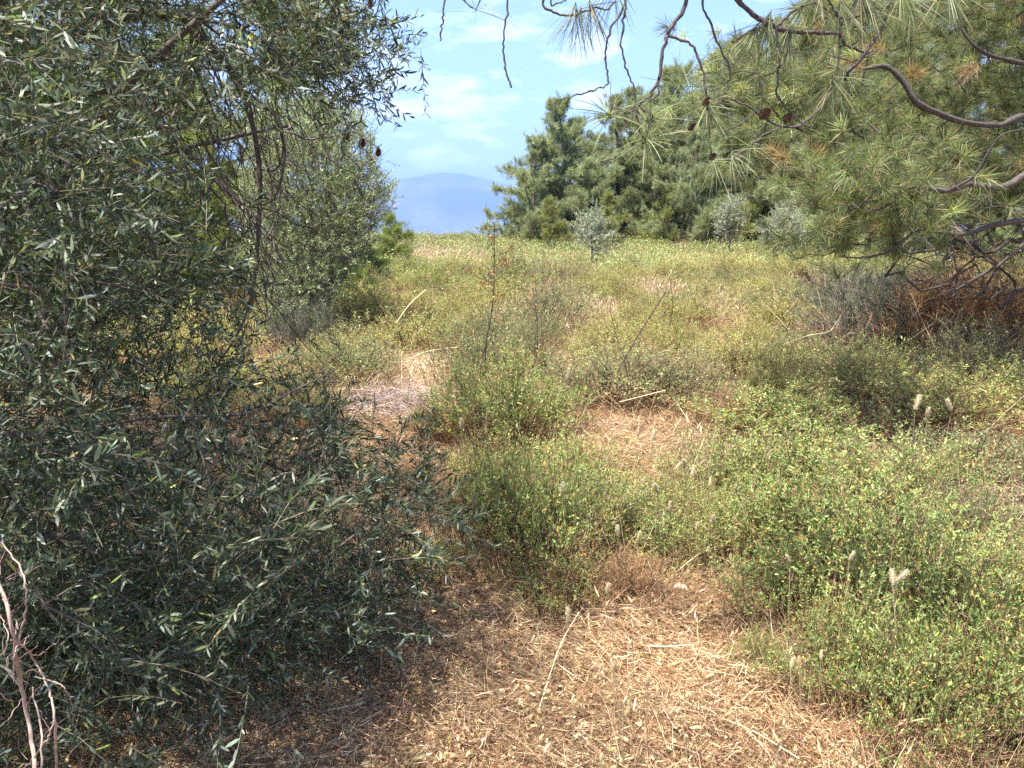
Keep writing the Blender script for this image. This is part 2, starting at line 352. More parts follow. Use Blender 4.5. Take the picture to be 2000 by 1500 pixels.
# ---------------------------------------------------------------- shrubs
def shrub_mesh(kind, seed, nleaf, nstem, r=.5, h=.5, leafL=.024, twig=(.16, .10, .06), dry=.25, lw=1.):
    rng = np.random.default_rng(seed); st = MB(); lf = MB(); K = 6
    # stems fan out from the base with side twigs
    a = rng.random(nstem)*2*pi; rad = r*np.sqrt(rng.random(nstem))*1.0; lump = 1 + .22*np.sin(a*3 + seed) + .15*np.sin(a*5 + seed*2)
    tip = np.stack([rad*lump*np.cos(a), rad*lump*np.sin(a), h*(1.02 - .62*(rad/r)**2)*rng.uniform(.5, 1.2, nstem)], -1)
    base = rng.normal(0, .12*r, (nstem, 3)); base[:, 2] = -.03; base[:, :2] += tip[:, :2]*.22
    t = np.linspace(0, 1, K)[None, :, None]; mid = rng.normal(0, .05, (nstem, 1, 3))
    C = base[:, None]*(1 - t) + tip[:, None]*t + mid*np.sin(pi*t) + np.array([0, 0, .12*h])*np.sin(pi*t)*0.6 + rng.normal(0, .008, (nstem, K, 3))
    st.tubes(C, np.linspace(.0035, .0011, K)[None]*rng.uniform(.7, 1.3, (nstem, 1)), 4, pick([(1, twig), (.5, tuple(v*1.7 for v in twig))], nstem, rng))
    ns = nstem*7; k = rng.integers(0, nstem, ns); tt = rng.uniform(.3, 1, ns)
    def along(k, tt):
        f = tt*(K - 1); i = np.minimum(f.astype(int), K - 2); u = (f - i)[:, None]; return C[k, i]*(1 - u) + C[k, i + 1]*u
    sb = along(k, tt); sd = unit(rdir(ns, rng)*.8 + unit(tip[k])*.7 + np.array([0, 0, .45])); sl_ = rng.uniform(.05, .15, ns)*(r/.5)
    u = np.linspace(0, 1, 4)[None, :, None]
    C2 = sb[:, None] + sd[:, None]*sl_[:, None, None]*u + np.array([0, 0, .2])*sl_[:, None, None]*u**2
    st.tubes(C2, np.broadcast_to(np.linspace(.0013, .0006, 4)[None], (ns, 4)), 3, pick([(1, twig), (1, tuple(v*1.9 for v in twig))], ns, rng))
    q = rng.integers(0, ns, nleaf); w = rng.random(nleaf)**.7; f = w*3; i = np.minimum(f.astype(int), 2); uu = (f - i)[:, None]
    B = C2[q, i]*(1 - uu) + C2[q, i + 1]*uu + rng.normal(0, .004, (nleaf, 3))
    D = unit(sd[q]*.5 + rdir(nleaf, rng)*.8 + np.array([0, 0, .35])); 
    side = np.cross(D, unit(np.array([0, 0, 1.]) + rng.normal(0, .45, (nleaf, 3))))
    tn = pick(SCRUB[kind], nleaf, rng, .2)
    low = (B[:, 2] < h*.42) & (rng.random(nleaf) < dry*2.2); tn[low] = pick(SCRUB['brown'], int(low.sum()), rng)
    pt = np.exp(.22*np.sin(B[:, 0]*9 + seed)*np.sin(B[:, 1]*8 + 2*seed)); tn = np.clip(tn*pt[:, None], 0, .9)
    Ln = leafL*rng.uniform(.55, 1.25, nleaf)
    lf.leaves(B, D, Ln, Ln*lw*rng.uniform(.32, .52, nleaf), tn, rng.normal(0, .25, (nleaf, 3))*Ln[:, None], side, rng)
    # dry stalks and litter inside
    n2 = int(nstem*2.2); aa = rng.random(n2)*2*pi; r2 = r*np.sqrt(rng.random(n2))*.95
    B = np.stack([r2*np.cos(aa), r2*np.sin(aa), np.full(n2, -.02)], -1)
    st.ribbons(B, unit(rng.normal(0, .5, (n2, 3)) + np.array([0, 0, 1.])), rng.uniform(.1, .42, n2)*h/.5, .0026, pick(STRAW, n2, rng), (0, .35, .7, 1), (1, .9, .7, .2), rng.normal(0, .06, (n2, 3)), None, rng)
    return st, lf
PROTO = {}
def shrub_proto(key, *a, **k):
    st, lf = shrub_mesh(*a, **k); PROTO[key] = (st, lf, [None])
def make_shrub(key, name, loc, rz, sc, label, group=None):
    st, lf, box = PROTO[key]
    if box[0] is None:
        r = thing(name, (0, 0, 0), label, 'shrub', group)
        st.build('stems', M_TWIG, r); lf.build('foliage', M_LEAF, r); box[0] = r; put(r, loc, rz, sc); return r
    r = copy_thing(box[0], loc, rz, sc, label, None); r.name = name
    if group: r['group'] = group
    elif 'group' in r: del r['group']
    return r
shrub_proto('green1', 'green', 11, 17000, 170, leafL=.0165); shrub_proto('green2', 'green', 12, 16000, 160, leafL=.0175); shrub_proto('green3', 'green', 19, 14500, 150, leafL=.0155, dry=.4)
shrub_proto('yellow1', 'yellow', 13, 14000, 160, leafL=.0155); shrub_proto('yellow2', 'yellow', 14, 12500, 150, dry=.45, leafL=.0165)
shrub_proto('sage1', 'sage', 15, 14000, 160, leafL=.016)
shrub_proto('twiggy1', 'twiggy', 16, 12500, 170, leafL=.0155, h=.62, twig=(.13, .10, .075)); shrub_proto('twiggy2', 'twiggy', 17, 9000, 160, leafL=.016, h=.6, twig=(.11, .085, .06))
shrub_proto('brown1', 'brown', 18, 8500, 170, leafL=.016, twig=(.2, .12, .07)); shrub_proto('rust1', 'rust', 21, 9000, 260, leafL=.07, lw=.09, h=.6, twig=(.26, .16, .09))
shrub_proto('grey1', 'grey', 20, 7000, 260, leafL=.04, lw=.25, h=.55, twig=(.11, .095, .085))  # twig tone darkened as well, shade put into the colour
G_N = 'low shrubs of the foreground'
NEAR = [  # base px, base py, width px, height m, kind, label
 (1075, 1125, 300, .56, 'green2', 'leafy green shrub in the centre foreground, tallest of those edging the straw'),
 (965, 1075, 190, .36, 'green3', 'green shrub with a dark brown hollow facing the straw, left of the centre clump'),
 (1230, 1090, 300, .30, 'green3', 'low pale green shrub right of the centre foreground clump, behind two fuzzy heads'),
 (985, 905, 290, .64, 'green1', 'rounded green shrub at the foot of the tall orange-headed stalk'),
 (1120, 965, 260, .30, 'yellow2', 'thin yellowish shrub between the two central green clumps'),
 (955, 985, 200, .34, 'yellow1', 'small yellow-green shrub in front of the rounded green centre shrub'),
 (862, 862, 130, .34, 'yellow2', 'small yellow-brown shrub beside the bare straw patch'),
 (935, 775, 190, .62, 'sage1', 'dull green shrub around the stem of the orange-headed stalk'),
 (1215, 800, 300, .50, 'twiggy1', 'large twiggy olive shrub with bare dark stems in mid field'),
 (1330, 790, 230, .48, 'twiggy2', 'twiggy grey-green shrub right of the leaning dark stem'),
 (1090, 800, 180, .40, 'twiggy2', 'twiggy shrub over a dark gap left of the large olive shrub'),
 (1450, 985, 300, .36, 'green3', 'green shrub on the left rim of the big right-hand thicket'),
 (1620, 1010, 380, .42, 'green1', 'broad green shrub in the middle of the right-hand thicket'),
 (1520, 1130, 260, .36, 'green2', 'green shrub at the near left corner of the right-hand thicket'),
 (1700, 1180, 400, .44, 'green2', 'wide green shrub under the two large fuzzy heads at right'),
 (1860, 1330, 380, .48, 'green1', 'tall green shrub overhanging a dark straw hollow at lower right'),
 (1810, 1060, 330, .42, 'green3', 'green shrub at the right of the thicket below the yellowish one'),
 (1560, 880, 330, .36, 'green1', 'low green shrub at the top of the right-hand thicket'),
 (1970, 1500, 330, .40, 'green3', 'green shrub with yellow leaves in the bottom right corner'),
 (1960, 1230, 220, .30, 'green2', 'small green shrub by the right frame edge above the corner shrub'),
 (1490, 1325, 120, .15, 'green3', 'tiny green sprig plant in the straw left of the lower right shrub'),
 (1950, 965, 300, .36, 'sage1', 'greyish green shrub at the right edge beyond the thicket'),
 (1720, 800, 260, .48, 'yellow1', 'sunlit yellow-green shrub in front of the shaded grey brush'),
 (1880, 850, 320, .42, 'yellow2', 'yellow-green shrub in front of the rusty dead brush'),
 (1990, 820, 200, .45, 'green3', 'green shrub on the right edge below the rusty dead brush'),
 (790, 700, 230, .55, 'yellow1', 'bushy yellow-green shrub left of the bare straw patch'),
 (700, 650, 190, .52, 'yellow2', 'yellow shrub with brown underside beside the left olive thicket'),
 (660, 765, 240, .46, 'sage1', 'dark sage shrub between the olive sprays and the straw patch'),
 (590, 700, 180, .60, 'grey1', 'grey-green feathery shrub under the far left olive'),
 (1470, 740, 230, .40, 'yellow1', 'low yellow-green shrub left of the crossed dry stalks'),
 (1600, 735, 230, .46, 'sage1', 'dull green shrub behind the crossed dry stalks'),
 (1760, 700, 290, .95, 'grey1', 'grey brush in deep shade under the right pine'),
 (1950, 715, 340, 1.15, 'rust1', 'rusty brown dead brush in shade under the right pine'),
 (1130, 1200, 190, .24, 'brown1', 'withered brown plant clump at the front of the centre shrubs'),
 (1240, 1185, 220, .20, 'brown1', 'flattened brown clump below the pale green centre shrub'),
 (1400, 1080, 190, .30, 'yellow1', 'small yellow-green shrub between straw patch and right thicket'),
 (1440, 850, 150, .30, 'brown1', 'dry brown shrub at the upper left of the thicket'),
 (1700, 1320, 220, .26, 'brown1', 'dry brown underbrush in the hollow of the lower right shrubs'),
 (1000, 1010, 170, .3, 'green2', 'small bright green shrub left of the central stem cluster'),
 (1090, 1190, 210, .2, 'green2', 'low leafy green front of the centre clump, hanging over the withered brown plants'),
 (1310, 1120, 200, .2, 'green3', 'low pale green plant reaching right from under the two paired fuzzy heads'),
 (1560, 1250, 240, .32, 'green2', 'green shrub overhanging the brown hollow at the lower right'),
 (1700, 1400, 260, .36, 'green1', 'near green shrub leaning over the straw at the lower right'),
 (1820, 1500, 300, .36, 'green2', 'nearest green shrub at the bottom edge right of the straw'),
 (1150, 1060, 220, .36, 'green3', 'loose green shrub behind the pink clover head'),
 (1330, 1030, 190, .26, 'yellow1', 'thin yellowish sprigs in the gap left of the thicket'),
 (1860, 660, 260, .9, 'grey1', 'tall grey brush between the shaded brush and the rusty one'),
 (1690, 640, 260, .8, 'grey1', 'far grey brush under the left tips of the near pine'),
 (840, 1130, 170, .13, 'yellow2', 'thin low dry sprigs at the tips of the olive sprays'),
 (800, 960, 150, .14, 'brown1', 'small withered tuft on the path beside the olive sprays'),
 (1900, 1090, 200, .34, 'twiggy2', 'bare twiggy brush at the right edge beside the thicket'),
]
rs = random.Random(5); near_xy = []
for bx, by, wp, H, key, lab in NEAR:
    g = ground_at(bx, by); w = wp/F*np.linalg.norm(g[:2]); r = w/2
    loc = np.array([g[0], g[1] + r*.42, 0]); loc[2] = terrain(loc[0], loc[1]) - .02
    hh = {'twiggy1': .62, 'twiggy2': .6, 'rust1': .6, 'grey1': .55}.get(key, .5)
    make_shrub(key, 'shrub', loc, rs.uniform(0, 6.28), (r/.5*1.22, r/.5*1.22, H*1.06/hh), lab, G_N); near_xy.append((loc[0], loc[1], r))

# bare straw patches and pale grass patches, as ground places (x, y, radius x, radius y)
def gp(px, py, rx, ry): g = ground_at(px, py); return (g[0], g[1], rx, ry)
BARE = [gp(820, 735, 1.0, 1.6), gp(1340, 880, .7, .8), gp(1180, 1330, 1.0, .8), gp(640, 640, .5, 1.3), gp(1410, 720, .5, 1.2), gp(1510, 500, 1.2, 4), gp(1000, 1250, 1, .7), gp(1950, 1120, .35, .5)]
TALLG = [gp(1090, 640, 1.1, 2.6), gp(1380, 610, .7, 2.2), gp(860, 510, 1.8, 4.5), gp(1600, 560, 1.0, 2), gp(1280, 590, .8, 2), gp(1360, 960, .3, .5), gp(720, 540, .9, 2)]
def inside(x, y, L_, k=1.):
    m = np.zeros(np.shape(x), bool)
    for cx, cy_, rx, ry in L_: m |= ((x - cx)/(rx*k))**2 + ((y - cy_)/(ry*k))**2 < 1
    return m
# mid-field shrubs, one object each
MIDL = {'yellow1': 'low yellow-green shrub', 'yellow2': 'low yellow shrub browning underneath', 'green3': 'low green shrub', 'sage1': 'low dull sage shrub', 'twiggy1': 'low twiggy olive shrub', 'brown1': 'low dry brown shrub'}
rng = np.random.default_rng(31); placed = [(a, b, r) for a, b, r in near_xy]; nm = 0
for _ in range(6000):
    y = 6.2 + 17*rng.random()**.8; x = rng.uniform(-.62, .72)*y
    if x < -.42*y and y < 8: continue
    r = rng.uniform(.40, .88)*(1 + .012*y)
    if inside(x, y, BARE) or (inside(x, y, TALLG) and rng.random() < .93): continue
    if any((x - a)**2 + (y - b)**2 < ((r + c)*.76)**2 for a, b, c in placed): continue
    nz = sin(x*.9 + 1.3)*sin(y*.5 + .3) + .6*rng.normal()
    key = 'twiggy1' if rng.random() < .06 else 'brown1' if rng.random() < .04 else 'sage1' if nz < -1.05 else 'green3' if nz > .75 else ('yellow1' if rng.random() < .6 else 'yellow2')
    placed.append((x, y, r)); nm += 1
    hz = rng.uniform(.40, .60)*(.55 + .75*r)*(1.25 if key == 'twiggy1' else 1)
    zone = ('near' if y < 11 else 'middle' if y < 16 else 'far') + ' field, ' + ('at left' if x < -.22*y else 'left of its centre' if x < 0 else 'right of its centre' if x < .3*y else 'at right')
    make_shrub(key, 'shrub', (x, y, terrain(x, y) - .03), rng.random()*6.28, (r/.5, r/.5, hz/.5), MIDL[key] + ' in the ' + zone, 'low shrubs of the open field: ' + key.strip('123'))
    if nm >= 230: break
print('mid shrubs', nm)

# far scrub, one uncountable mass
def far_scrub():
    rng = np.random.default_rng(41); mb = MB(); n = 5600
    y = 19 + 42*rng.random(n)**.75; x = rng.uniform(-.75, .95, n)*y; 
    keep = ~(inside(x, y, TALLG) & (rng.random(n) < .45)); x, y = x[keep], y[keep]; n = len(x)
    nz = np.sin(x*.31 + 1)*np.sin(y*.23) + .5*np.sin(x*.11 - y*.17) + .5*rng.normal(size=n)
    for i in range(n):
        r = rng.uniform(.35, .95); m = int((170 if y[i] < 30 else 100)*r/.55); h = rng.uniform(.26, .42)*(.5 + r)*(1.75 if rng.random() < .09 else 1)
        a = rng.random(m)*2*pi; rr = np.sqrt(rng.random(m)); zz = h*(1 - .75*rr**2)*rng.uniform(.55, 1.1, m)
        X = x[i] + r*rr*np.cos(a); Y = y[i] + r*rr*np.sin(a); B = np.stack([X, Y, terrain(X, Y) + zz - .03], -1)
        key = 'brown' if rng.random() < .035 else 'twiggy' if rng.random() < .05 else 'green' if nz[i] > .8 else 'sage' if nz[i] < -.7 else 'green' if rng.random() < .35 else 'yellow'
        D = unit(rdir(m, rng) + np.array([0, 0, .8])); Ln = rng.uniform(.035, .075, m)*(1 + (y[i] > 32)*.35)
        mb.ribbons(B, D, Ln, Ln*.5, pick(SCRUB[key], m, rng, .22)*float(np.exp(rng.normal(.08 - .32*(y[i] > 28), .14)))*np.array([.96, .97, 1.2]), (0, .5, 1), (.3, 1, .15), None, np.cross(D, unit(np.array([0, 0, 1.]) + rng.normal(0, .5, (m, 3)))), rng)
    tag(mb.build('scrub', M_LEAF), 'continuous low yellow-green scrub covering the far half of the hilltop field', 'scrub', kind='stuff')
far_scrub()

# ---------------------------------------------------------------- straw litter and dry grass
def litter():
    rng = np.random.default_rng(51); mb = MB(); n = 340000
    r = np.exp(rng.uniform(np.log(1.2), np.log(14), n)); a = rng.uniform(-.72, .72, n); x = r*np.sin(a); y = r*np.cos(a)
    z = terrain(x, y); mound = .03 + .03*np.sin(x*5)*np.sin(y*4.4) + .022*np.sin(x*11+y*3)*np.sin(y*9.4) + .05*np.maximum(0, np.sin(x*2.3 + 1)*np.sin(y*2.9))
    B = np.stack([x, y, z + rng.random(n)*mound], -1); D = rdir(n, rng); D[:, 2] *= .28; D[:, 2] += .03
    # local combing so that the straw lies in swathes
    th = 2.2*np.sin(x*1.9 + .7) + 2*np.sin(y*2.3); sw = np.stack([np.cos(th), np.sin(th), 0*x], -1); D = unit(unit(D) + sw*rng.normal(0, .75, n)[:, None])
    s = 1 + .14*(r - 2); Ln = rng.gamma(2.2, .018, n)*s; Wd = rng.uniform(.001, .0027, n)*s
    t = pick(STRAW, n, rng, .22); red = (np.sin(x*1.3 + 2)*np.sin(y*1.1 + 1) + rng.normal(0, .5, n)) > .35; t *= np.exp(.22*np.sin(x*3.1 + 2*np.sin(y*2.2)) + .16*np.sin(y*7.3 + x*2.9))[:, None]; t[red] *= np.array([.95, .86, .8])
    mb.ribbons(B, D, Ln, Wd, t, (0, .5, 1), (1, 1, .5), rng.normal(0, .22, (n, 3))*Ln[:, None]*np.array([1, 1, .35]), None, rng)
    for cx, cy_, rx, ry in BARE:
        d0 = math.hypot(cx, cy_)
        if d0 < 4: continue
        pal_ = [(3, (.66, .55, .38)), (3, (.56, .44, .28)), (1.5, (.40, .28, .17))] if cx < 0 else STRAW
        m = 11000 if cx < 0 else 2200; aa = rng.random(m)*2*pi; q = np.sqrt(rng.random(m))*(1 + rng.normal(0, .1, m)); x = cx + rx*q*np.cos(aa)*1.15; y = cy_ + ry*q*np.sin(aa)*1.1; D = rdir(m, rng); D[:, 2] = np.abs(D[:, 2])*.2 + .02
        D[:, 0] += .5; Ln = rng.uniform(.06, .2, m)*(1 + .03*d0); mb.ribbons(np.stack([x, y, terrain(x, y) + rng.random(m)*.05], -1), D, Ln, .0011*d0**.62, pick(pal_, m, rng), (0, .5, 1), (1, 1, .5), rng.normal(0, .25, (m, 3))*Ln[:, None]*np.array([1, 1, .3]), None, rng)
    m = 60000; r = np.exp(rng.uniform(np.log(1.2), np.log(9), m)); a = rng.uniform(-.72, .72, m); x = r*np.sin(a); y = r*np.cos(a)
    B = np.stack([x, y, terrain(x, y) + .012 + rng.random(m)*.03], -1); D = rdir(m, rng); D[:, 2] *= .4; Ln = rng.uniform(.008, .026, m)
    mb.leaves(B, D, Ln, Ln*.45, pick([(3, (.48, .33, .18)), (3, (.3, .17, .09)), (1, (.13, .07, .045)), (1, (.62, .5, .3)), (.5, (.3, .28, .1))], m, rng), rng.normal(0, .3, (m, 3))*Ln[:, None], None, rng)
    tag(mb.build('straw_litter', M_STRAW), 'thick litter of tan straw and brown needles covering the near ground', 'straw', kind='stuff')
litter()
def dry_grass():
    rng = np.random.default_rng(61); mb = MB()
    def stalks(x, y, hmin, hmax, lean, wd, head=.3, pal=STRAW):
        n = len(x); B = np.stack([x, y, terrain(x, y) - .01], -1); D = unit(rng.normal(0, lean, (n, 3))*np.array([1, 1, .3]) + np.array([0, 0, 1.])); Ln = rng.uniform(hmin, hmax, n)
        t = pick(pal, n, rng, .15); bd = rng.normal(0, .22, (n, 3))*Ln[:, None]*np.array([1, 1, .3]) - np.array([0, 0, .1])*Ln[:, None]
        mb.ribbons(B, D, Ln, wd, t, (0, .33, .66, 1), (1, .9, .7, .4), bd, None, rng)
        k = rng.random(n) < head; tip = B[k] + D[k]*Ln[k, None] + bd[k]; dd = unit(D[k]*Ln[k, None] + 2*bd[k]); hl = rng.uniform(.03, .07, k.sum())
        for _ in range(2): mb.ribbons(tip - dd*.01, dd, hl, wd[k]*2.8, t[k]*1.05, (0, .4, 1), (.3, 1, .1), None, None, rng)
    # everywhere, thin
    n = 27000; y = np.exp(rng.uniform(np.log(1.7), np.log(20), n)); x = rng.uniform(-.72, .8, n)*y
    cl = (np.sin(x*2.1 + 2)*np.sin(y*1.7 + 1) + rng.normal(0, .5, n)) > .1; x, y = x[cl], y[cl]
    stalks(x, y, .05, .26, .75, .0018 + .0005*y*.8, .12)
    # patches of standing pale grass
    for cx, cy_, rx, ry in TALLG + BARE[:2]:
        m = int(min(4200, 1200*rx*ry)); d = math.hypot(cx, cy_); a = rng.random(m)*2*pi; q = np.sqrt(rng.random(m)) + rng.normal(0, .12, m)
        lo = (cx, cy_, rx, ry) in BARE
        stalks(cx + rx*q*np.cos(a), cy_ + ry*q*np.sin(a), .08 if lo else .22, .2 if lo else .5, 1.2 if lo else .3, np.full(m, .0014 + .0006*d*.7), .1 if lo else .3,
               [(4, (.54, .43, .28)), (3, (.46, .36, .22)), (1, (.62, .52, .36)), (1.5, (.32, .24, .14))])
    # tall dry stems over the whole field
    n = 3200; y = 8 + 48*rng.random(n)**.8; x = rng.uniform(-.7, .9, n)*y
    stalks(x, y, .3, .62, .3, .0016 + .0004*y, .5, [(4, (.5, .40, .25)), (3, (.36, .24, .14)), (2, (.25, .16, .1)), (1, (.62, .48, .32))])
    tag(mb.build('dry_grass', M_STRAW), 'pale dry grass stalks with seed heads standing through the scrub and straw', 'grass', kind='stuff')
dry_grass()

# ---------------------------------------------------------------- olive sprays and pine tufts
def sprays(lf, tw, B, D, rng, Lt=.3, nl=26, leafL=.045, lw=.2, pal=OLIVE, droop=.15, tint=(.16, .13, .09), tr=.0013, clump=.14):
    n = len(B); Lt = np.broadcast_to(Lt, n)*rng.uniform(.6, 1.25, n); D = unit(D); g = np.array([0, 0, -1.])*droop*Lt[:, None] + rng.normal(0, .12, (n, 3))*Lt[:, None]
    u = np.linspace(0, 1, 4)[None, :, None]; C = B[:, None] + D[:, None]*Lt[:, None, None]*u + g[:, None]*u**2
    tw.tubes(C, np.broadcast_to(np.linspace(tr, tr*.5, 4)[None], (n, 4)), 3, pick([(1, tint)], n, rng))
    k = np.repeat(np.arange(n), nl); t = np.tile((np.arange(nl)//2*2 + .5)/nl, n)*.95 + .05 + rng.normal(0, .01, n*nl); t = np.clip(t, .04, 1)
    Bl = B[k] + D[k]*(Lt[k]*t)[:, None] + g[k]*(t**2)[:, None]; T = unit(D[k] + 2*g[k]*t[:, None]/Lt[k][:, None])
    ref = rdir(n, rng)[k]; s = unit(np.cross(T, ref)); sgn = np.tile(np.where(np.arange(nl) % 2 == 0, 1, -1), n)[:, None]; tw2 = np.tile((np.arange(nl)//2) % 2, n)[:, None]
    s2 = unit(np.cross(T, s)); s = np.where(tw2 == 1, s2, s)
    Dl = unit(T*.75 + s*sgn*rng.uniform(.45, .9, (n*nl, 1)) + rng.normal(0, .18, (n*nl, 3))); Ln = leafL*rng.uniform(.6, 1.2, n*nl)*(1.1 - .4*np.abs(t - .5))
    nm_ = unit(T*.6 - s*sgn*.5 + np.array([0, 0, .5]) + rng.normal(0, .35, (n*nl, 3)))
    tn = pick(pal, n*nl, rng, .2)*np.exp(rng.normal(0, clump, n))[k][:, None]
    lf.leaves(Bl, Dl, Ln, Ln*lw*rng.uniform(.8, 1.2, n*nl), np.clip(tn, 0, .8), rng.normal(0, .14, (n*nl, 3))*Ln[:, None], np.cross(Dl, nm_), rng)
def tufts(mb, B, D, rng, nn=40, Ln=.12, wd=.0016, pal=PINE_Y, spread=.75, shoot=.1, droop=.1, clump=.18, st=3, palk=None):
    n = len(B); D = unit(D); k = np.repeat(np.arange(n), nn); m = n*nn
    t = rng.random(m); Bn = B[k] - D[k]*(shoot*t)[:, None]; Dn = unit(D[k]*(1 - spread*.55) + rdir(m, rng)*spread + D[k]*(1 - t[:, None])*.35)
    L_ = Ln*rng.uniform(.65, 1.15, m); tn = pick(pal, m, rng, .14)*np.exp(rng.normal(0, clump, n))[k][:, None]
    if palk is not None: 
        sel = palk[k]; tn[sel] = pick([(1, (.34, .24, .13)), (1, (.28, .18, .09))], int(sel.sum()), rng)
    bend = (np.array([0, 0, -droop]) + rng.normal(0, .08, (m, 3)))*L_[:, None]
    if st == 3: mb.ribbons(Bn, Dn, L_, wd, np.clip(tn, 0, .8), (0, .4, .75, 1), (.8, 1, .8, .25), bend, None, rng)
    else: mb.ribbons(Bn, Dn, L_, wd, np.clip(tn, 0, .8), (0, .55, 1), (.7, 1, .25), bend, None, rng)

def pixel_cloud(poly, n, d0, d1, rng, zmin=.12):
    p = poly_pts(poly, n, rng); d = d0 + (d1 - d0)*rng.random(n); Q = P(p[:, 0], p[:, 1], d)
    low = Q[:, 2] < zmin
    for _ in range(6):
        low = Q[:, 2] < zmin + terrain(Q[:, 0], Q[:, 1]); 
        if not low.any(): break
        d = np.where(low, d*.86, d); Q = P(p[:, 0], p[:, 1], d)
    return Q[~low] if low.any() else Q

# ---- big olive at the left edge of the frame
def big_olive():
    rng = np.random.default_rng(71); root = np.array([-3.6, 3.0, 0.0]); br = MB(); lf = MB(); tw = MB()
    t = thing('olive_tree', root, 'large dark grey-green olive whose drooping sprays fill the whole left side', 'tree')
    C = []
    def cl(poly, n, a, b): C.append(pixel_cloud(poly, n, a, b, rng))
    cl([(-400, -400), (640, -350), (690, -60), (700, 60), (660, 170), (540, 190), (430, 120), (380, 260), (350, 540), (-400, 540)], 820, 2.1, 4.8)
    cl([(-300, 470), (420, 470), (480, 560), (470, 700), (-300, 700)], 120, 2.4, 4.5)
    cl([(-300, 450), (330, 450), (360, 560), (200, 620), (-300, 760)], 90, 1.9, 3.5)
    cl([(-300, 700), (440, 690), (600, 690), (690, 800), (800, 930), (870, 1040), (860, 1130), (740, 1220), (560, 1270), (380, 1330), (-300, 1330)], 350, 2.2, 3.7)
    cl([(-300, 900), (300, 900), (600, 1020), (640, 1120), (500, 1290), (340, 1460), (180, 1560), (-300, 1560)], 200, 1.6, 2.6)
    cl([(600, 760), (720, 800), (820, 900), (890, 1010), (870, 1130), (740, 1210), (600, 1200)], 45, 2.6, 3.4)
    cl([(560, -60), (720, -60), (722, 200), (640, 215), (560, 150)], 46, 2.6, 3.6)
    cl([(-200, 60), (120, 60), (160, 900), (-200, 900)], 60, 1.45, 2.0)
    cl([(-300, -100), (300, -100), (330, 560), (260, 640), (250, 1000), (-300, 1000)], 620, 4.4, 6.2)  # dense backing sprays, added to block light coming through the crown
    tips = np.vstack(C); hid = np.array([root + np.array([rng.uniform(-1.8, 1.3), rng.uniform(-1.5, 2.4), rng.uniform(1, 4.6)]) for _ in range(240)])
    hid = np.vstack([hid, np.stack([rng.uniform(-4.0, -1.7, 260), rng.uniform(-1.2, 2.0, 260), rng.uniform(2.9, 4.4, 260)], -1), np.stack([rng.uniform(-5.6, -2.5, 520), rng.uniform(1.2, 6.2, 520), rng.uniform(4.1, 5.9, 520)], -1), np.stack([rng.uniform(-6.2, -2.4, 420), rng.uniform(-.8, 4.6, 420), rng.uniform(4.6, 6.6, 420)], -1), np.stack([rng.uniform(-5, -2.5, 420), rng.uniform(-.5, 2.5, 420), rng.uniform(3.2, 5., 420)], -1)])  # unseen canopy above and behind the frame, added to shade the left side
    hid = hid[~((hid[:, 1] < 1.2) & (hid[:, 0] > -1.2) & (hid[:, 2] < 2.8))]
    tips = np.vstack([tips, hid])
    ch = [([root, root + (.05, .05, .6), root + (.1, .3, 1.3), root + (.1, .5, 2.2), root + (.2, .6, 3.4)], [.11, .09, .075, .055, .03]),
          ([root + (.1, .3, 1.2), P(40, 520, 3.0), P(110, 380, 2.8), P(200, 220, 2.7), P(330, 90, 2.6), P(480, -40, 2.6)], [.03, .022, .018, .015, .012, .008]),
          ([root + (.1, .4, 1.9), P(150, 60, 3.6), P(330, 30, 3.7), P(420, 100, 3.7), P(470, 170, 3.7), P(497, 260, 3.7), P(508, 350, 3.7), P(505, 450, 3.7), P(495, 560, 3.65), P(470, 640, 3.6), P(420, 720, 3.6)], [.035, .03, .026, .022, .018, .014, .012, .011, .009, .006, .004]),
          ([root + (.1, .3, 1.5), P(160, 180, 4.0), P(300, 240, 4.0), P(380, 310, 4.0), P(440, 370, 4.0), P(475, 400, 4.0)], [.03, .024, .02, .017, .014, .008]),
          ([P(470, 170, 3.7), P(540, 230, 3.7), P(556, 300, 3.7), P(540, 380, 3.7), P(515, 400, 3.7)], [.009, .008, .007, .006, .005]),
          ([P(330, 30, 3.7), P(450, 50, 3.6), P(540, 100, 3.5), P(620, 190, 3.4), P(680, 225, 3.4)], [.012, .009, .007, .005, .003]),
          ([P(497, 330, 3.7), P(540, 330, 3.7), P(552, 280, 3.7), P(530, 200, 3.7)], [.006, .005, .004, .003]),
          ([P(365, 105, 3.7), P(405, 190, 3.75), P(425, 260, 3.8), P(428, 380, 3.8)], [.007, .006, .005, .003]),
          ([P(400, 100, 3.7), P(440, 190, 3.7), P(450, 250, 3.7), P(430, 330, 3.75)], [.006, .005, .004, .002]),
          ([root + (.0, .1, .5), P(-60, 1060, 2.6), P(60, 1046, 2.3), P(180, 1050, 2.3), P(260, 1060, 2.3), P(400, 1090, 2.4)], [.03, .02, .013, .009, .006, .004]),
          ([root + (.05, .1, .8), P(60, 850, 2.6), P(180, 835, 2.3), P(300, 815, 2.3), P(480, 808, 2.4), P(560, 770, 2.5), P(660, 720, 2.6)], [.02, .012, .006, .005, .0045, .004, .002])]
    D = skeleton(br, tips, ch, rng, seg=.14, wob=.035, rmin=.0014, kexp=.42, rmax=.03, sides=7, tint=(.085, .07, .06), sag=-.08)
    up = rng.normal(0, .45, (len(tips), 3)) + np.array([.1, 0, .15])
    top = tips[:, 2] > 2.2
    up[top] += np.array([.1, 0, -.35])
    k = 5
    for j in range(k): sprays(lf, tw, tips + rng.normal(0, .08, tips.shape)*(j > 0), D*.6 + up + rng.normal(0, .5, tips.shape)*(j > 0), rng, .19, 22, .034, .2)
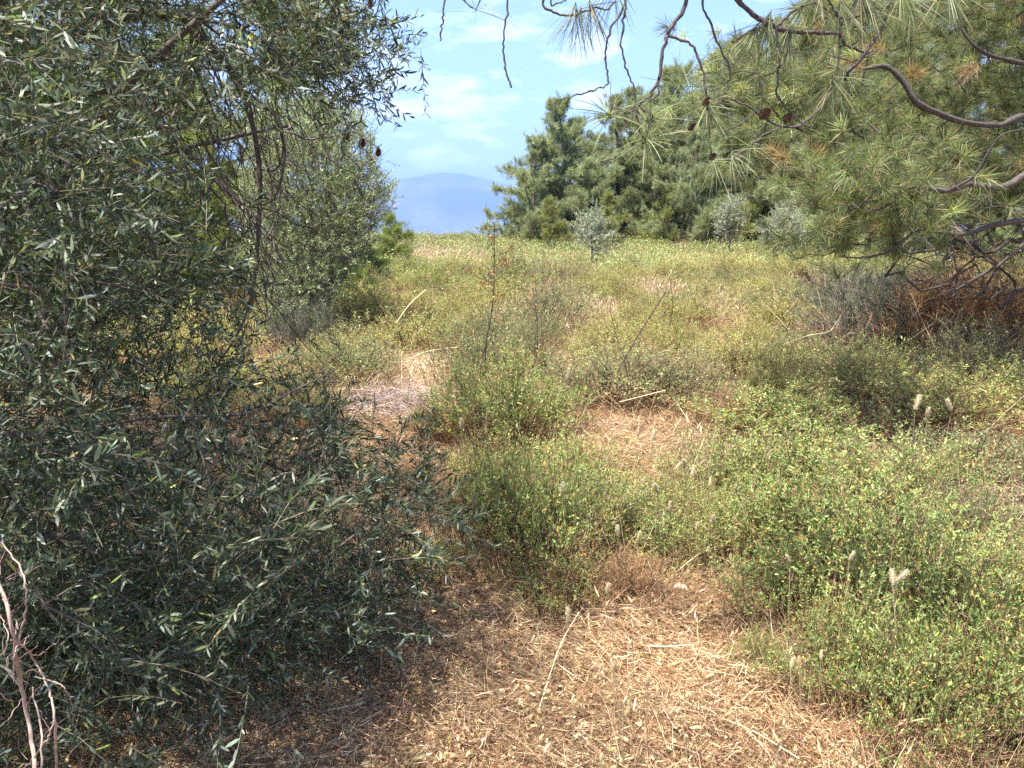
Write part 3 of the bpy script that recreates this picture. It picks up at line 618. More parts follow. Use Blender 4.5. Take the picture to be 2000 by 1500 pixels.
    # bare hanging twigs inside the gap of the crown
    n = 150; q = poly_pts([(380, 90), (600, 120), (560, 330), (520, 560), (420, 520), (380, 350)], n, rng); B = P(q[:, 0], q[:, 1], rng.uniform(3.4, 4.4, n))
    u = np.linspace(0, 1, 7)[None, :, None]; d = unit(rng.normal(0, .35, (n, 3)) + np.array([.1, 0, -1.])); Lg = rng.uniform(.2, .6, n)[:, None, None]
    Ct = B[:, None] + d[:, None]*Lg*u + rng.normal(0, .16, (n, 1, 3))*Lg*u**2 + rng.normal(0, .012, (n, 7, 3))
    tw.tubes(Ct, np.broadcast_to(np.linspace(.0035, .0012, 7), (n, 7)), 4, pick([(1, (.07, .055, .045))], n, rng))
    o = br.build('branches', M_BARK, t, root); o2 = tw.build('twigs', M_TWIG, o, root); o3 = lf.build('crown', M_OLIVE, t, root)
big_olive()

# ---- generic small tree crown made from a cloud of tips round a trunk
def round_tips(n, rng, H, rx, z0, power=1.0, lumps=9):
    c = rdir(lumps, rng)*rng.uniform(.35, .72, (lumps, 1)); c[:, 2] = np.abs(c[:, 2])*1.0 - .15
    k = rng.integers(0, lumps, n); p = c[k] + rdir(n, rng)*rng.random((n, 1))**.4*.45
    return np.stack([p[:, 0]*rx, p[:, 1]*rx, z0 + (H - z0)*(.42 + .52*p[:, 2])], -1)
def olive_tree(name, loc, label, H, rx, n, seed, nl=14, leafL=.05, pal=OLIVE, lumps=10, z0=.2, Lt=.28, group=None, cat='tree', tips=None):
    rng = np.random.default_rng(seed); br = MB(); lf = MB()
    t = thing(name, loc, label, cat, group); tips = round_tips(n, rng, H, rx, z0, lumps=lumps) if tips is None else tips
    D = skeleton(br, tips, [([(0, 0, -.1), (.05, .02, H*.2), (-.03, .05, H*.45), (.04, 0, H*.7)], [.02*H, .016*H, .011*H, .005*H])], rng, seg=.3, wob=.05, rmin=.003, kexp=.42, sides=6, tint=(.13, .11, .09))
    D = unit(D*.6 + unit(tips - np.array([0, 0, H*.45]))*.6 + np.array([0, 0, .35]))
    sprays(lf, br, tips, D, rng, Lt, nl, leafL, .26, pal, droop=-.05, tr=.002)
    sprays(lf, br, tips + rng.normal(0, .07, tips.shape), unit(D + rng.normal(0, .7, tips.shape)), rng, Lt*.85, nl, leafL, .26, pal, droop=.1, tr=.002)
    br.build('trunk', M_BARK, t); lf.build('crown', M_OLIVE, t); return t
SILV = [(4, (.28, .32, .24)), (3, (.38, .41, .33)), (2, (.18, .21, .14)), (.6, (.22, .25, .1))]
MIDOL = [(4, (.20, .245, .115)), (3, (.32, .36, .22)), (2, (.12, .16, .07)), (1, (.27, .33, .11))]
def loc_px(px, D): p = P(px, 450, D); return np.array([p[0], D, float(terrain(p[0], D))])
def px_tips(poly, n, d0, d1, loc, rng):
    return pixel_cloud(poly, n, d0, d1, rng, .15) - loc
rng_t = np.random.default_rng(81)
l2 = loc_px(610, 11.5)
poly = [(500, 240), (560, 200), (650, 210), (700, 230), (730, 290), (735, 340), (765, 370), (755, 410), (720, 470), (690, 520), (640, 600), (560, 640), (500, 560), (470, 400)]
olive_tree('olive_tree', l2, 'silvery fine-leaved olive standing left of the distant mountain', 3.4, 1.3, 1500, 82, nl=14, leafL=.042, pal=MIDOL, tips=px_tips(poly, 2900, 10.2, 13.0, l2, rng_t), Lt=.22)
sap = [(1155, 26, 2.5, .72, 'silvery olive sapling standing alone in the middle of the field'),
       (1424, 30, 2.55, .72, 'tall silvery sapling in front of the dark pine trunks'),
       (1532, 28, 2.3, .95, 'broad silvery sapling right of the tall one, at the pines'),
       (1082, 41, 1.9, .6, 'small silvery bush at the foot of the leftmost pines'),
       (1035, 43, 1.5, .7, 'lowest grey bush at the left corner of the pine wood')]
for i, (px, D, H, rx, lab) in enumerate(sap):
    if i == 0:
        rngs = np.random.default_rng(90); tips = round_tips(420, rngs, H, rx, .1, lumps=12)
    else: tips = None
    olive_tree('olive_sapling', loc_px(px, D), lab, H, rx, 520, 90 + i, nl=12, leafL=.06, pal=SILV, lumps=12, z0=.05, Lt=.26, group='silvery saplings in the field', cat='sapling', tips=tips)

# ---- pines
def pine_mesh(H, z0, rx, nlimb, ntip, seed, nn=34, Ln=.15, wd=.009, pal=PINE_D, trunks=1, lean=.05, topf=.35, spread=.8):
    rng = np.random.default_rng(seed); br = MB(); nd = MB(); tips = []; lc = rng.normal(0, lean, 2)*H
    for i in range(nlimb):
        f = (i + rng.random())/nlimb; z = z0 + (H - z0)*f; prof = max(.14, (1 - f**3.6)*(1 - topf*f)*(.7 + .5*rng.random())) if f > .12 else .8
        a = i*2.4 + rng.normal(0, .4); Lr = rx*prof*rng.uniform(.6, 1.1); m = max(3, int(ntip*prof/nlimb*1.3)); q = rng.random(m)**.55
        c = np.stack([np.cos(a)*Lr*q, np.sin(a)*Lr*q, z - .02*H + .06*H*q**2], -1) + rng.normal(0, .055*H*(.4 + .6*prof)*.55, (m, 3))*np.array([1, 1, .62]) 
        c[:, :2] += lc*(z/H)**1.5; tips.append(c)
    m = int(ntip*.05) + 4; c = np.stack([rng.normal(0, .03*H, m), rng.normal(0, .03*H, m), H*(1 - np.abs(rng.normal(0, .05, m)))], -1); c[:, :2] += lc; tips.append(c)
    tips = np.vstack(tips)
    ch = [([(0, 0, -.2), (lc[0]*.05, lc[1]*.05, H*.25), (lc[0]*.35, lc[1]*.3, H*.5), (lc[0]*.7, lc[1]*.7, H*.78), (lc[0], lc[1], H*.98)], [.019*H, .016*H, .012*H, .007*H, .002*H])]
    D = skeleton(br, tips, ch, rng, seg=H*.05, wob=.04, rmin=.006, kexp=.4, sides=6, tint=(.11, .085, .07), back=1.5)
    D = unit(D*.5 + unit(tips*np.array([1, 1, .2]))*.45 + np.array([0, 0, .75]))
    for j in range(3): tufts(nd, tips + rng.normal(0, .09, tips.shape)*(j > 0), D + rng.normal(0, .3, D.shape), rng, nn, Ln, wd, pal, spread, .18, .05, .2, st=2)
    return br, nd
def build_pine(meshes, name, loc, label, rz=0, sc=(1, 1, 1), group=None, cat='pine tree'):
    t = thing(name, loc, label, cat, group); meshes[0].build('trunk', M_BARK, t); meshes[1].build('crown', M_NEEDLE, t); put(t, loc, rz, sc); return t
G_P = 'pines of the wood beyond the field'
pa = build_pine(pine_mesh(8.0, .4, 3.0, 36, 1500, 101, pal=PINE_D, topf=.12), 'pine_tree', loc_px(1205, 46), 'tallest pine of the far wood, its pointed top highest against the sky', group=G_P)
pb = build_pine(pine_mesh(5.4, .1, 3.0, 34, 1300, 102, pal=[(4, (.21, .255, .145)), (3, (.29, .325, .19)), (1, (.38, .37, .2))]), 'pine_tree', loc_px(1040, 41), 'leftmost broad pine of the far wood, foliage down to the field', group=G_P)
pc = build_pine(pine_mesh(7.2, 2.2, 2.4, 26, 950, 103, pal=PINE_D, lean=.08), 'pine_tree', loc_px(1290, 42), 'far pine with a bare dark trunk right of the tallest one', group=G_P)
pd_ = build_pine(pine_mesh(2.6, .1, 1.2, 16, 300, 104, nn=26, Ln=.15, pal=[(4, (.17, .21, .06)), (2, (.24, .26, .08)), (1, (.34, .25, .1))]), 'pine_tree', loc_px(1185, 37), 'young yellow-green pine in front of the far wood', group=G_P)
tz = lambda px, D, ty: (P(px, ty, D)[2] - float(terrain(P(px, 450, D)[0], D)))
for src, h0, px, D, ty, wx, lab in [
    (pb, 5.4, 1118, 43, 195, 1.05, 'far pine just left of the tallest one'),
    (pb, 5.4, 1075, 45, 245, 1.0, 'pine rising behind the leftmost broad pine'),
    (pc, 7.2, 1250, 50, 165, 1., 'far pine behind the bare-trunked one, crown beside the tallest top'),
    (pb, 5.4, 1345, 44, 135, 1.1, 'far pine behind the hanging needle stars'),
    (pb, 5.4, 1130, 46, 240, 1.0, 'broad far pine filling the gap left of the tallest one'),
    (pb, 5.4, 1230, 49, 190, 1.1, 'dense far pine behind the bare-trunked one'),
    (pb, 5.4, 1310, 47, 180, 1.1, 'dense far pine right of the bare trunk'),
    (pa, 8.0, 1440, 46, 84, 1.0, 'far pine behind the right side of the tall silvery sapling'),
    (pb, 5.4, 1520, 44, 40, .9, 'dense far pine behind the left side of the broad silvery sapling'),
    (pb, 5.4, 1660, 42, 110, 1.3, 'dense far pine under the near yellow-green boughs'),
    (pb, 5.4, 1400, 47, 112, .9, 'far pine rising behind the tall silvery sapling'),
    (pb, 5.4, 1355, 38, 250, .95, 'bushy far pine with low boughs left of the tall silvery sapling'),
    (pa, 8.0, 1475, 40, 66, 1.0, 'far pine behind and between the two silvery saplings'),
    (pb, 5.4, 1600, 38, 10, .8, 'broad far pine behind the broad silvery sapling'),
    (pb, 5.4, 1560, 44, 5, .9, 'far pine rising highest behind the near pine boughs'),
    (pb, 5.4, 1760, 30, 80, 1.3, 'far broad pine hidden behind the near pine at right'),
    (pa, 8.0, 1700, 34, 20, 1.3, 'far pine seen through the near needles at upper right'),
    (pb, 5.4, 1900, 24, 60, 1.1, 'pine behind the dark twigs of the near right pine'),
    (pc, 7.2, 2050, 26, -40, 1.2, 'pine at the right edge behind the near pine'),
    (pd_, 2.6, 1075, 37, 385, .9, 'small yellow-green pine low in front of the leftmost pine'),
    (pd_, 2.6, 1300, 38, 365, 1.0, 'small pine at the foot of the bare dark trunk'),
    (pd_, 2.6, 1480, 39, 330, 1.2, 'small yellowish pine between the silvery saplings'),
    (pd_, 2.6, 1000, 42, 400, .9, 'smallest pine at the left end of the far wood')]:
    s = tz(px, D, ty)/h0; copy_thing(src, loc_px(px, D), rs.uniform(0, 6), (s*wx, s*wx, s), lab, G_P)
# left-hand pines behind the olives
YG = [(4, (.18, .23, .06)), (3, (.25, .29, .08)), (1.5, (.12, .16, .05)), (.5, (.34, .25, .09))]
pe = build_pine(pine_mesh(5.6, .25, 1.9, 22, 620, 111, nn=34, Ln=.15, wd=.006, pal=YG), 'pine_tree', loc_px(560, 15), 'sunlit yellow-green pine behind the left olive, top against the sky', cat='pine tree')
s = 1.2; copy_thing(pe, loc_px(215, 17), 3., (s*1.3, s*1.3, s), 'tall green pine behind the upper left olive sprays')
s = 1.1; copy_thing(pe, loc_px(430, 19), 5., (s*1.2, s*1.2, s), 'green pine behind the bare hanging twigs of the left olive')
s = 1.2; copy_thing(pe, loc_px(30, 15), .5, (s*1.3, s*1.3, s), 'tall green pine behind the olive at the far left')
s = .88; copy_thing(pe, loc_px(330, 15), 2., (s*1.25, s*1.25, s), 'bright green pine glimpsed through the gap in the dark left olive')
s = .8; copy_thing(pe, loc_px(640, 19), 4., (s, s, s), 'pale green pine peeking over the silvery olive at left')
s = .8; copy_thing(pe, loc_px(60, 11), 1., (s*1.3, s*1.3, s), 'green pine behind the left olive at the frame edge')
build_pine(pine_mesh(1.75, .05, 1.05, 14, 300, 112, nn=34, Ln=.13, wd=.005, pal=YG, topf=.1), 'pine_sapling', loc_px(768, 25), 'small bright green young pine on the field edge beside the mountain', cat='sapling')
pf = build_pine(pine_mesh(1.0, .03, .6, 12, 200, 113, nn=30, Ln=.13, wd=.005, pal=YG, topf=.1), 'pine_sapling', loc_px(668, 17), 'low bright green pine seedling at the edge of the silvery olive', cat='sapling')
copy_thing(pf, loc_px(720, 20), 2., (1.3, 1.3, .9), 'spreading green pine seedling between silvery olive and small pine', None)

# ---- near pine at the right with its crown over the field
def right_pine():
    rng = np.random.default_rng(121); root = np.array([6.6, 8.6, 0.]); root[2] = terrain(root[0], root[1]); br = MB(); nd = MB()
    t = thing('pine_tree', root, 'large near pine whose yellow-green needle boughs fill the upper right', 'pine tree')
    C = [pixel_cloud([(1660, 40), (1760, -120), (2200, -300), (2300, 380), (1960, 400), (1850, 300), (1780, 330), (1690, 300)], 1000, 6.3, 12.0, rng),
         pixel_cloud([(1420, 160), (1560, 80), (1640, 260), (1620, 420), (1600, 240), (1500, 240)], 60, 6, 8, rng),
         pixel_cloud([(1650, 350), (1740, 330), (1740, 420), (1680, 440), (1640, 420)], 24, 5, 6.5, rng),
         pixel_cloud([(1700, 330), (2200, 300), (2300, 420), (1800, 410)], 360, 8.5, 13, rng)]
    C = [np.repeat(c[:max(12, len(c)//8)], 9, 0) + rng.normal(0, 1, (max(12, len(c)//8)*9, 3))*np.array([.32, .32, .13]) for c in C]
    hid = root + np.stack([rng.normal(.9, 1.2, 500), rng.normal(1.4, 1.4, 500), rng.uniform(2.2, 6.2, 500)], -1)
    shade_tips = np.stack([rng.uniform(4.8, 12, 560), rng.uniform(9, 15.5, 560), rng.uniform(4.3, 7, 560)], -1)  # unseen boughs added high up to shade the dead twigs and ground
    tips = np.vstack(C + [hid, shade_tips]); dead = pixel_cloud([(1690, 400), (2200, 340), (2250, 640), (1930, 600), (1720, 560)], 620, 5.6, 9.6, rng, .5)
    both = np.vstack([tips, dead])
    ch = [([root, root + (.1, 0, 1.5), root + (0, .1, 3), root + (-.2, .1, 4.6), root + (-.1, 0, 6.2)], [.2, .17, .14, .1, .03]),
          ([root + (0, 0, 2.0), P(2040, 240, 6), P(1950, 245, 5.6), P(1880, 238, 5.4), P(1835, 222, 5.3), P(1790, 200, 5.2), P(1765, 160, 5.2), P(1730, 130, 5.2), P(1685, 135, 5.2)], [.05, .03, .022, .020, .020, .020, .019, .016, .009]),
          ([root + (0, 0, 1.1), P(2060, 350, 6), P(1960, 365, 5.4), P(1890, 360, 5.2), P(1850, 373, 5.1), P(1780, 365, 5), P(1735, 400, 5), P(1690, 415, 4.9)], [.05, .03, .022, .018, .016, .013, .009, .005]),
          ([P(1850, 373, 5.1), P(1900, 345, 5.1), P(1935, 290, 5.1), P(1960, 262, 5.1), P(2010, 250, 5.2)], [.012, .01, .008, .006, .004]),
          ([P(1780, 365, 5), P(1720, 368, 5), P(1680, 400, 5), P(1655, 412, 5)], [.008, .007, .005, .003]),
          ([root + (0, 0, .9), P(2080, 425, 6), P(2000, 430, 5.6), P(1940, 440, 5.4), P(1880, 458, 5.3), P(1830, 452, 5.2), P(1790, 450, 5.2), P(1740, 490, 5.1), P(1680, 503, 5.1), P(1640, 500, 5)], [.045, .03, .022, .018, .016, .013, .011, .009, .006, .003]),
          ([root + (0, 0, 3.6), P(2050, 120, 6.5), P(1960, 115, 6.2), P(1910, 95, 6), P(1880, 60, 6), P(1870, 40, 6)], [.03, .02, .014, .011, .008, .004])]
    D = skeleton(br, both, ch, rng, seg=.28, wob=.06, rmin=.0028, kexp=.36, sides=6, tint=(.065, .053, .046), sag=.05)[:len(tips)]
    D = unit(D*.7 + np.array([-.25, -.2, .25]) + rng.normal(0, .3, D.shape)); deadn = rng.random(len(tips)) < .06
    for j in range(3): tufts(nd, tips + rng.normal(0, .16, tips.shape)*(j > 0), D + rng.normal(0, .4, D.shape), rng, 70, .125, .0031, PINE_Y, .72, .09, .12, .36, st=3, palk=deadn if j < 2 else None)
    br.build('trunk', M_BARK, t, root); nd.build('crown', M_NEEDLE, t, root)
right_pine()

# ---- overhead pine whose bare twigs and needle stars hang into the top of the frame
def cone_mesh(mb, c, ax, Lc, r, rng, tint=(.10, .065, .05)):
    ax = unit(np.array(ax, float)); u = np.linspace(0, 1, 7); pts = np.array(c) + ax[None]*Lc*u[:, None]; rad = r*np.array([.35, .85, 1, .95, .75, .5, .12])
    mb.tubes(pts[None], rad[None]*.8, 8, np.array(tint)*.6)
    n = 90; i = np.arange(n); f = (i + .5)/n; a = i*2.39996; s1 = unit(np.cross(ax, [.3, .5, .8])); s2 = np.cross(ax, s1)
    rr = np.interp(f, u, rad); out = np.cos(a)[:, None]*s1 + np.sin(a)[:, None]*s2; B = np.array(c) + ax*(Lc*f)[:, None] + out*rr[:, None]*.55
    D = unit(out + ax*.35); mb.ribbons(B, D, rr*.75 + .002, r*.5, pick([(1, tint), (1, tuple(v*1.6 for v in tint))], n, rng), (0, .6, 1), (.6, 1, .5), None, np.cross(D, ax), rng)
def overhead_pine():
    rng = np.random.default_rng(131); root = np.array([3.4, -1.2, 0.]); br = MB(); nd = MB()
    t = thing('pine_tree', root, 'overhead pine whose bare twigs and needle stars hang into the top of the frame', 'pine tree')
    px = lambda r, d: .72*r/F*d
    up = np.array([0, 0, 0.])
    ch = [([root, root + (-.05, .1, 1.5), root + (-.2, .3, 2.8), root + (-.3, .4, 4.2), root + (-.3, .5, 6)], [.16, .14, .11, .08, .03])]
    def B(pts, d, r0, r1=None, k=1):
        d = np.broadcast_to(d, len(pts)); r1 = r0 if r1 is None else r1
        ch.append(([P(x, y, q) for (x, y), q in zip(pts, d)], [px(r0 + (r1 - r0)*i/(len(pts) - 1), q) for i, q in enumerate(d)]))
    # two limbs pass above the frame; everything hangs from them
    A1 = [root + (-.2, .3, 2.9), (2.6, .3, 3.0), P(1500, -420, 2.2), P(1350, -230, 2.4), P(1200, -130, 2.5), P(1050, -110, 2.5), P(900, -90, 2.6), P(820, -60, 2.6)]
    ch.append((A1, [.05, .035, .022, .016, .012, .009, .006, .003]))
    A2 = [root + (-.2, .3, 2.4), (2.4, .8, 2.5), P(1700, -350, 2.0), P(1540, -180, 2.3), P(1440, 0, 2.5)]
    ch.append((A2, [.045, .03, .02, .015, .0125]))
    B([(1440, 0), (1480, 34), (1520, 55), (1560, 62), (1600, 64), (1640, 68), (1655, 90), (1690, 104)], 2.5, 7, 3)
    B([(1517, 53), (1545, 25), (1570, 10), (1600, 8), (1635, 32), (1665, 34), (1700, 16)], 2.5, 4, 2)
    B([(1480, 34), (1510, 40), (1465, 60), (1440, 76), (1430, 84)], 2.5, 3.5, 2)
    B([(1640, 68), (1641, 40), (1625, 12), (1605, -30)], 2.5, 3, 3)
    B([(1640, 68), (1638, 110), (1633, 145), (1622, 165)], 2.5, 3, 1.5)
    B([(1517, 58), (1521, 110), (1520, 150), (1518, 187), (1540, 215), (1570, 243), (1582, 247)], 2.5, 3.5, 1.6)
    B([(1545, 64), (1535, 110), (1520, 135), (1492, 150)], 2.5, 2.5, 1.5)
    B([(1663, 88), (1685, 65), (1694, 50), (1688, 46), (1665, 55)], 2.5, 2.4, 1.5)
    # curved grey bough with a cone
    B([(1750, -60), (1720, 60), (1660, 140), (1640, 165), (1615, 190), (1592, 222), (1560, 245), (1530, 247), (1500, 235), (1470, 213), (1440, 198), (1428, 194)], [2.5]*3 + [2.8]*9, 4.5, 2.2)
    B([(1525, 247), (1495, 265), (1460, 288), (1430, 308), (1395, 316)], 2.8, 2.8, 1.6)
    B([(1475, 220), (1440, 245), (1395, 262)], 2.8, 2.2, 1.4)
    B([(1485, 222), (1488, 190), (1487, 160), (1480, 143), (1430, 140)], 2.8, 2.2, 1.4)
    # hanging twigs over the sky
    B([(885, -70), (868, 5), (866, 30), (863, 55), (860, 78)], 2.6, 2.4, 2)
    B([(900, -60), (905, -5), (915, 10), (926, 17)], 2.6, 2, 1.5)
    B([(995, -110), (992, 0), (985, 60), (983, 100), (988, 140), (998, 165), (997, 171)], 2.5, 2.6, 2)
    B([(1055, -100), (1060, 0), (1073, 20), (1095, 30), (1120, 30), (1150, 20), (1165, 14), (1185, 20), (1200, 5)], 2.5, 3.2, 2)
    B([(1100, -110), (1075, 2), (1090, 5), (1108, 2)], 2.5, 2.5, 1.6)
    B([(1215, -120), (1218, 5), (1195, 50), (1184, 90), (1183, 120), (1187, 150), (1187, 165), (1160, 176), (1120, 188), (1105, 192), (1088, 196), (1081, 208)], 2.5, 3, 2)
    B([(1230, -120), (1222, 0), (1218, 50), (1212, 90), (1222, 130), (1235, 165), (1240, 200), (1232, 232), (1215, 255), (1208, 280)], 2.5, 3.2, 1.3)
    B([(1380, -210), (1345, -10), (1320, 40), (1303, 68), (1292, 110), (1285, 155), (1270, 185), (1250, 202), (1243, 214), (1246, 240), (1250, 262), (1262, 272)], 2.5, 6, 2)
    B([(1303, 68), (1325, 76), (1350, 85), (1362, 110), (1375, 145), (1378, 185), (1382, 215)], 2.5, 4, 2.4)
    B([(1285, 155), (1287, 182), (1275, 192), (1262, 188)], 2.5, 2, 1.4)
    B([(1240, 210), (1215, 215), (1200, 210), (1188, 222)], 2.5, 2.4, 1.8)
    B([(1248, 210), (1265, 220), (1275, 230), (1262, 262)], 2.5, 2.2, 1.8)
    B([(1400, -180), (1372, -10), (1385, 40), (1405, 90), (1426, 140), (1415, 180), (1390, 220), (1385, 260), (1388, 300), (1394, 314)], 2.5, 3.2, 1.4)
    tips_n = []; D = skeleton(br, np.array([root + (rng.normal(0, 1.3), rng.normal(-1.2, 1.0), rng.uniform(3, 6)) for _ in range(160)]), ch, rng, seg=.25, wob=.05, rmin=.0035, kexp=.4, sides=8, tint=(.075, .062, .06), tj=.08, rough=.0018)
    hid = np.array([root + (rng.normal(0, 1.3), rng.normal(-1.2, 1.0), rng.uniform(3, 6)) for _ in range(160)])
    tufts(nd, hid, rdir(160, rng), rng, 60, .12, .002, PINE_NEAR, .8)
    # needle stars: px, py, distance, direction on screen, needles, spread, pale
    for x, y, d, dx, dy, nn, sp, pl in [(1122, 22, 2.5, -.15, -1, 34, .55, 0), (1155, 18, 2.5, .25, -1, 34, .55, 0), (1135, 30, 2.5, 0, -1, 26, .8, 0), (935, 8, 2.6, .2, .4, 16, .9, 0), (1190, 222, 2.5, -.1, .1, 60, 1.1, 1), (1262, 266, 2.5, 0, .1, 60, 1.1, 1),
          (1275, 230, 2.5, .2, .1, 50, 1.1, 1), (1230, 300, 2.6, 0, .2, 20, 1, 1), (1500, 40, 2.5, -.3, -1, 46, .6, 0), (1475, 60, 2.5, -.5, -1, 40, .6, 0), (1540, 66, 2.5, -.1, -1, 44, .6, 0), (1560, 20, 2.5, -.5, -.4, 34, .8, 0), (1625, 165, 2.5, .0, -.8, 60, .85, 0),
          (1655, 150, 2.6, .3, -.6, 50, .9, 0), (1382, 215, 2.5, 0, -.6, 46, .9, 1), (1350, 185, 2.6, -.2, .3, 46, 1.1, 1), (1395, 180, 2.6, .3, .2, 40, 1.1, 1), (1330, 160, 2.7, .1, .5, 36, 1.1, 1), (1700, 18, 2.5, .3, -.5, 60, .8, 0), (1600, -10, 2.5, 0, -1, 50, .6, 0), (1680, -10, 2.5, .1, -1, 60, .7, 0), (1760, -10, 2.5, .1, -1, 70, .7, 0),
          (1395, 320, 2.8, .1, -.5, 24, 1, 1), (1430, 310, 2.8, .1, -1, 30, .7, 1), (1470, 290, 2.8, .1, -.8, 30, .9, 1), (1780, 20, 2.6, .3, -.8, 50, .8, 0), (1850, -20, 2.6, .1, -1, 60, .7, 0), (1200, -20, 2.5, 0, -1, 24, .6, 0), (1640, 15, 2.5, 0, -1, 40, .6, 0)]:
        b = P([x], [y], d); tufts(nd, b, np.array([[dx, -.25 if pl else .0, dy]]), rng, nn, .14, .0023, [(3, (.30, .33, .20)), (2, (.2, .24, .11)), (1, (.42, .42, .28))] if pl else [(3, (.14, .17, .10)), (2, (.2, .22, .12)), (.6, (.34, .28, .14))], sp, .03, .16)
    br.build('trunk', M_BARK, t, root); nd.build('needles', M_NEEDLE, t, root)
    for x, y, d, r, Lc in [(1484, 232, 2.78, .016, .045), (1530, 238, 2.78, .012, .035), (1372, 205, 2.5, .009, .03), (1345, 255, 2.6, .009, .03), (1385, 312, 2.6, .009, .028)]:
        cb = MB(); cone_mesh(cb, P(x, y, d), (.5, 0, .5), Lc, r, rng); cb.build('cone', M_TWIG, t, root)
overhead_pine()
# hanging dead cones on a twig reaching from the sunlit pine at left
def cone_branch():
    rng = np.random.default_rng(141); root = P(560, 300, 4.2); root = np.array([-4.3, 5.6, 0]); t = thing('pine_tree', root, 'slim young pine inside the left olive, three dark cones hanging from its twig', 'pine tree')
    br = MB(); nd = MB(); T = [(677, 268), (708, 282), (738, 300), (722, 10), (372, 210)]
    ch = [([root, root + (0, 0, 1.4), root + (.2, -.2, 3.2)], [.05, .04, .02]), ([root + (.02, 0, 1.7), P(480, 262, 4.6), P(560, 258, 4.3), P(600, 272, 4.2), P(650, 266, 4.2), P(677, 262, 4.2)], [.02, .012, .008, .006, .004, .002])]
    skeleton(br, np.array([P(x, y - 12, 4.2) for x, y in T]), ch, rng, seg=.1, wob=.02, rmin=.0022, sides=5, tint=(.12, .1, .09))
    q = poly_pts([(560, 20), (700, 20), (690, 100), (620, 160), (500, 120)], 40, rng); tp = P(q[:, 0], q[:, 1], rng.uniform(5, 5.8, 40))
    D = skeleton(br, tp, [([root, root + (.2, -.2, 3.2)], [.02, .01])], rng, seg=.2, wob=.04, rmin=.002, sides=5, tint=(.12, .1, .09))
    for _ in range(2): tufts(nd, tp + rng.normal(0, .05, tp.shape), D + np.array([0, 0, .4]), rng, 40, .12, .003, YG, .8)
    br.build('trunk', M_BARK, t, root); nd.build('needles', M_NEEDLE, t, root)
    for x, y in T: cb = MB(); cone_mesh(cb, P(x, y + 6, 4.2), (.15, 0, 1), .045, .016, rng, (.11, .05, .05)); cb.build('cone', M_TWIG, t, root)
cone_branch()

# ---- bare pinkish shrub in the bottom left corner
def bare_shrub():
    rng = np.random.default_rng(151); root = ground_at(90, 1500)*np.array([1, 1, 1]); d = 1.3; root = np.array([P(110, 1500, 1.3)[0], 1.3, 0.]); t = thing('bare_shrub', root, 'leafless shrub of pale pinkish curved branches in the lower left corner', 'shrub')
    br = MB(); rp = lambda r: .82*r/F*d
    for pts, a, b in [([(75, 1560), (70, 1500), (58, 1420), (40, 1330), (20, 1210), (-10, 1120), (-60, 1040)], 12, 8), ([(40, 1330), (28, 1290), (35, 1260), (50, 1200), (52, 1160), (38, 1110), (0, 1055), (-50, 1030)], 5, 4),
        ([(110, 1560), (110, 1500), (107, 1400), (92, 1340), (68, 1290), (45, 1262), (20, 1250)], 7, 4), ([(107, 1400), (98, 1432), (75, 1468), (40, 1510), (10, 1540)], 5, 3.5), ([(70, 1322), (100, 1330), (128, 1343), (140, 1375), (147, 1420)], 3.5, 2),
        ([(28, 1275), (48, 1255), (55, 1242), (70, 1240)], 3, 2), ([(60, 1280), (82, 1278), (100, 1262), (117, 1250)], 2.6, 1.5), ([(0, 1420), (20, 1400), (40, 1370), (48, 1355)], 3, 2), ([(80, 1560), (82, 1480), (75, 1400), (60, 1340)], 6, 4), ([(-20, 1300), (10, 1270), (15, 1240), (0, 1200)], 3, 2.2), ([(25, 1370), (5, 1360), (-10, 1330), (-20, 1300)], 3.5, 3)]:
        br.tube([P(x, y, d + .07*sin(x*.05 + y*.013)) for x, y in pts], [rp(a + (b - a)*i/(len(pts) - 1))*.5 for i in range(len(pts))], 8, (.30, .225, .18), 6, .0016)
    for k in range(26):
        y = rng.uniform(1120, 1490); x = np.interp(y, [1120, 1330, 1500], [5, 45, 90]) + rng.normal(0, 22); a = rng.uniform(-2.6, -.4); l = rng.uniform(25, 70)
        br.tube([P(x, y, d + .04), P(x + cos(a)*l*.5 + rng.normal(0, 5), y + sin(a)*l*.5, d + .05), P(x + cos(a + .3)*l, y + sin(a)*l, d + rng.uniform(-.05, .1))], [rp(1.1), rp(.9), rp(.5)], 5, (.3, .2, .17), 4, .001)
    br.build('branches', M_BARK, t, root)
bare_shrub()

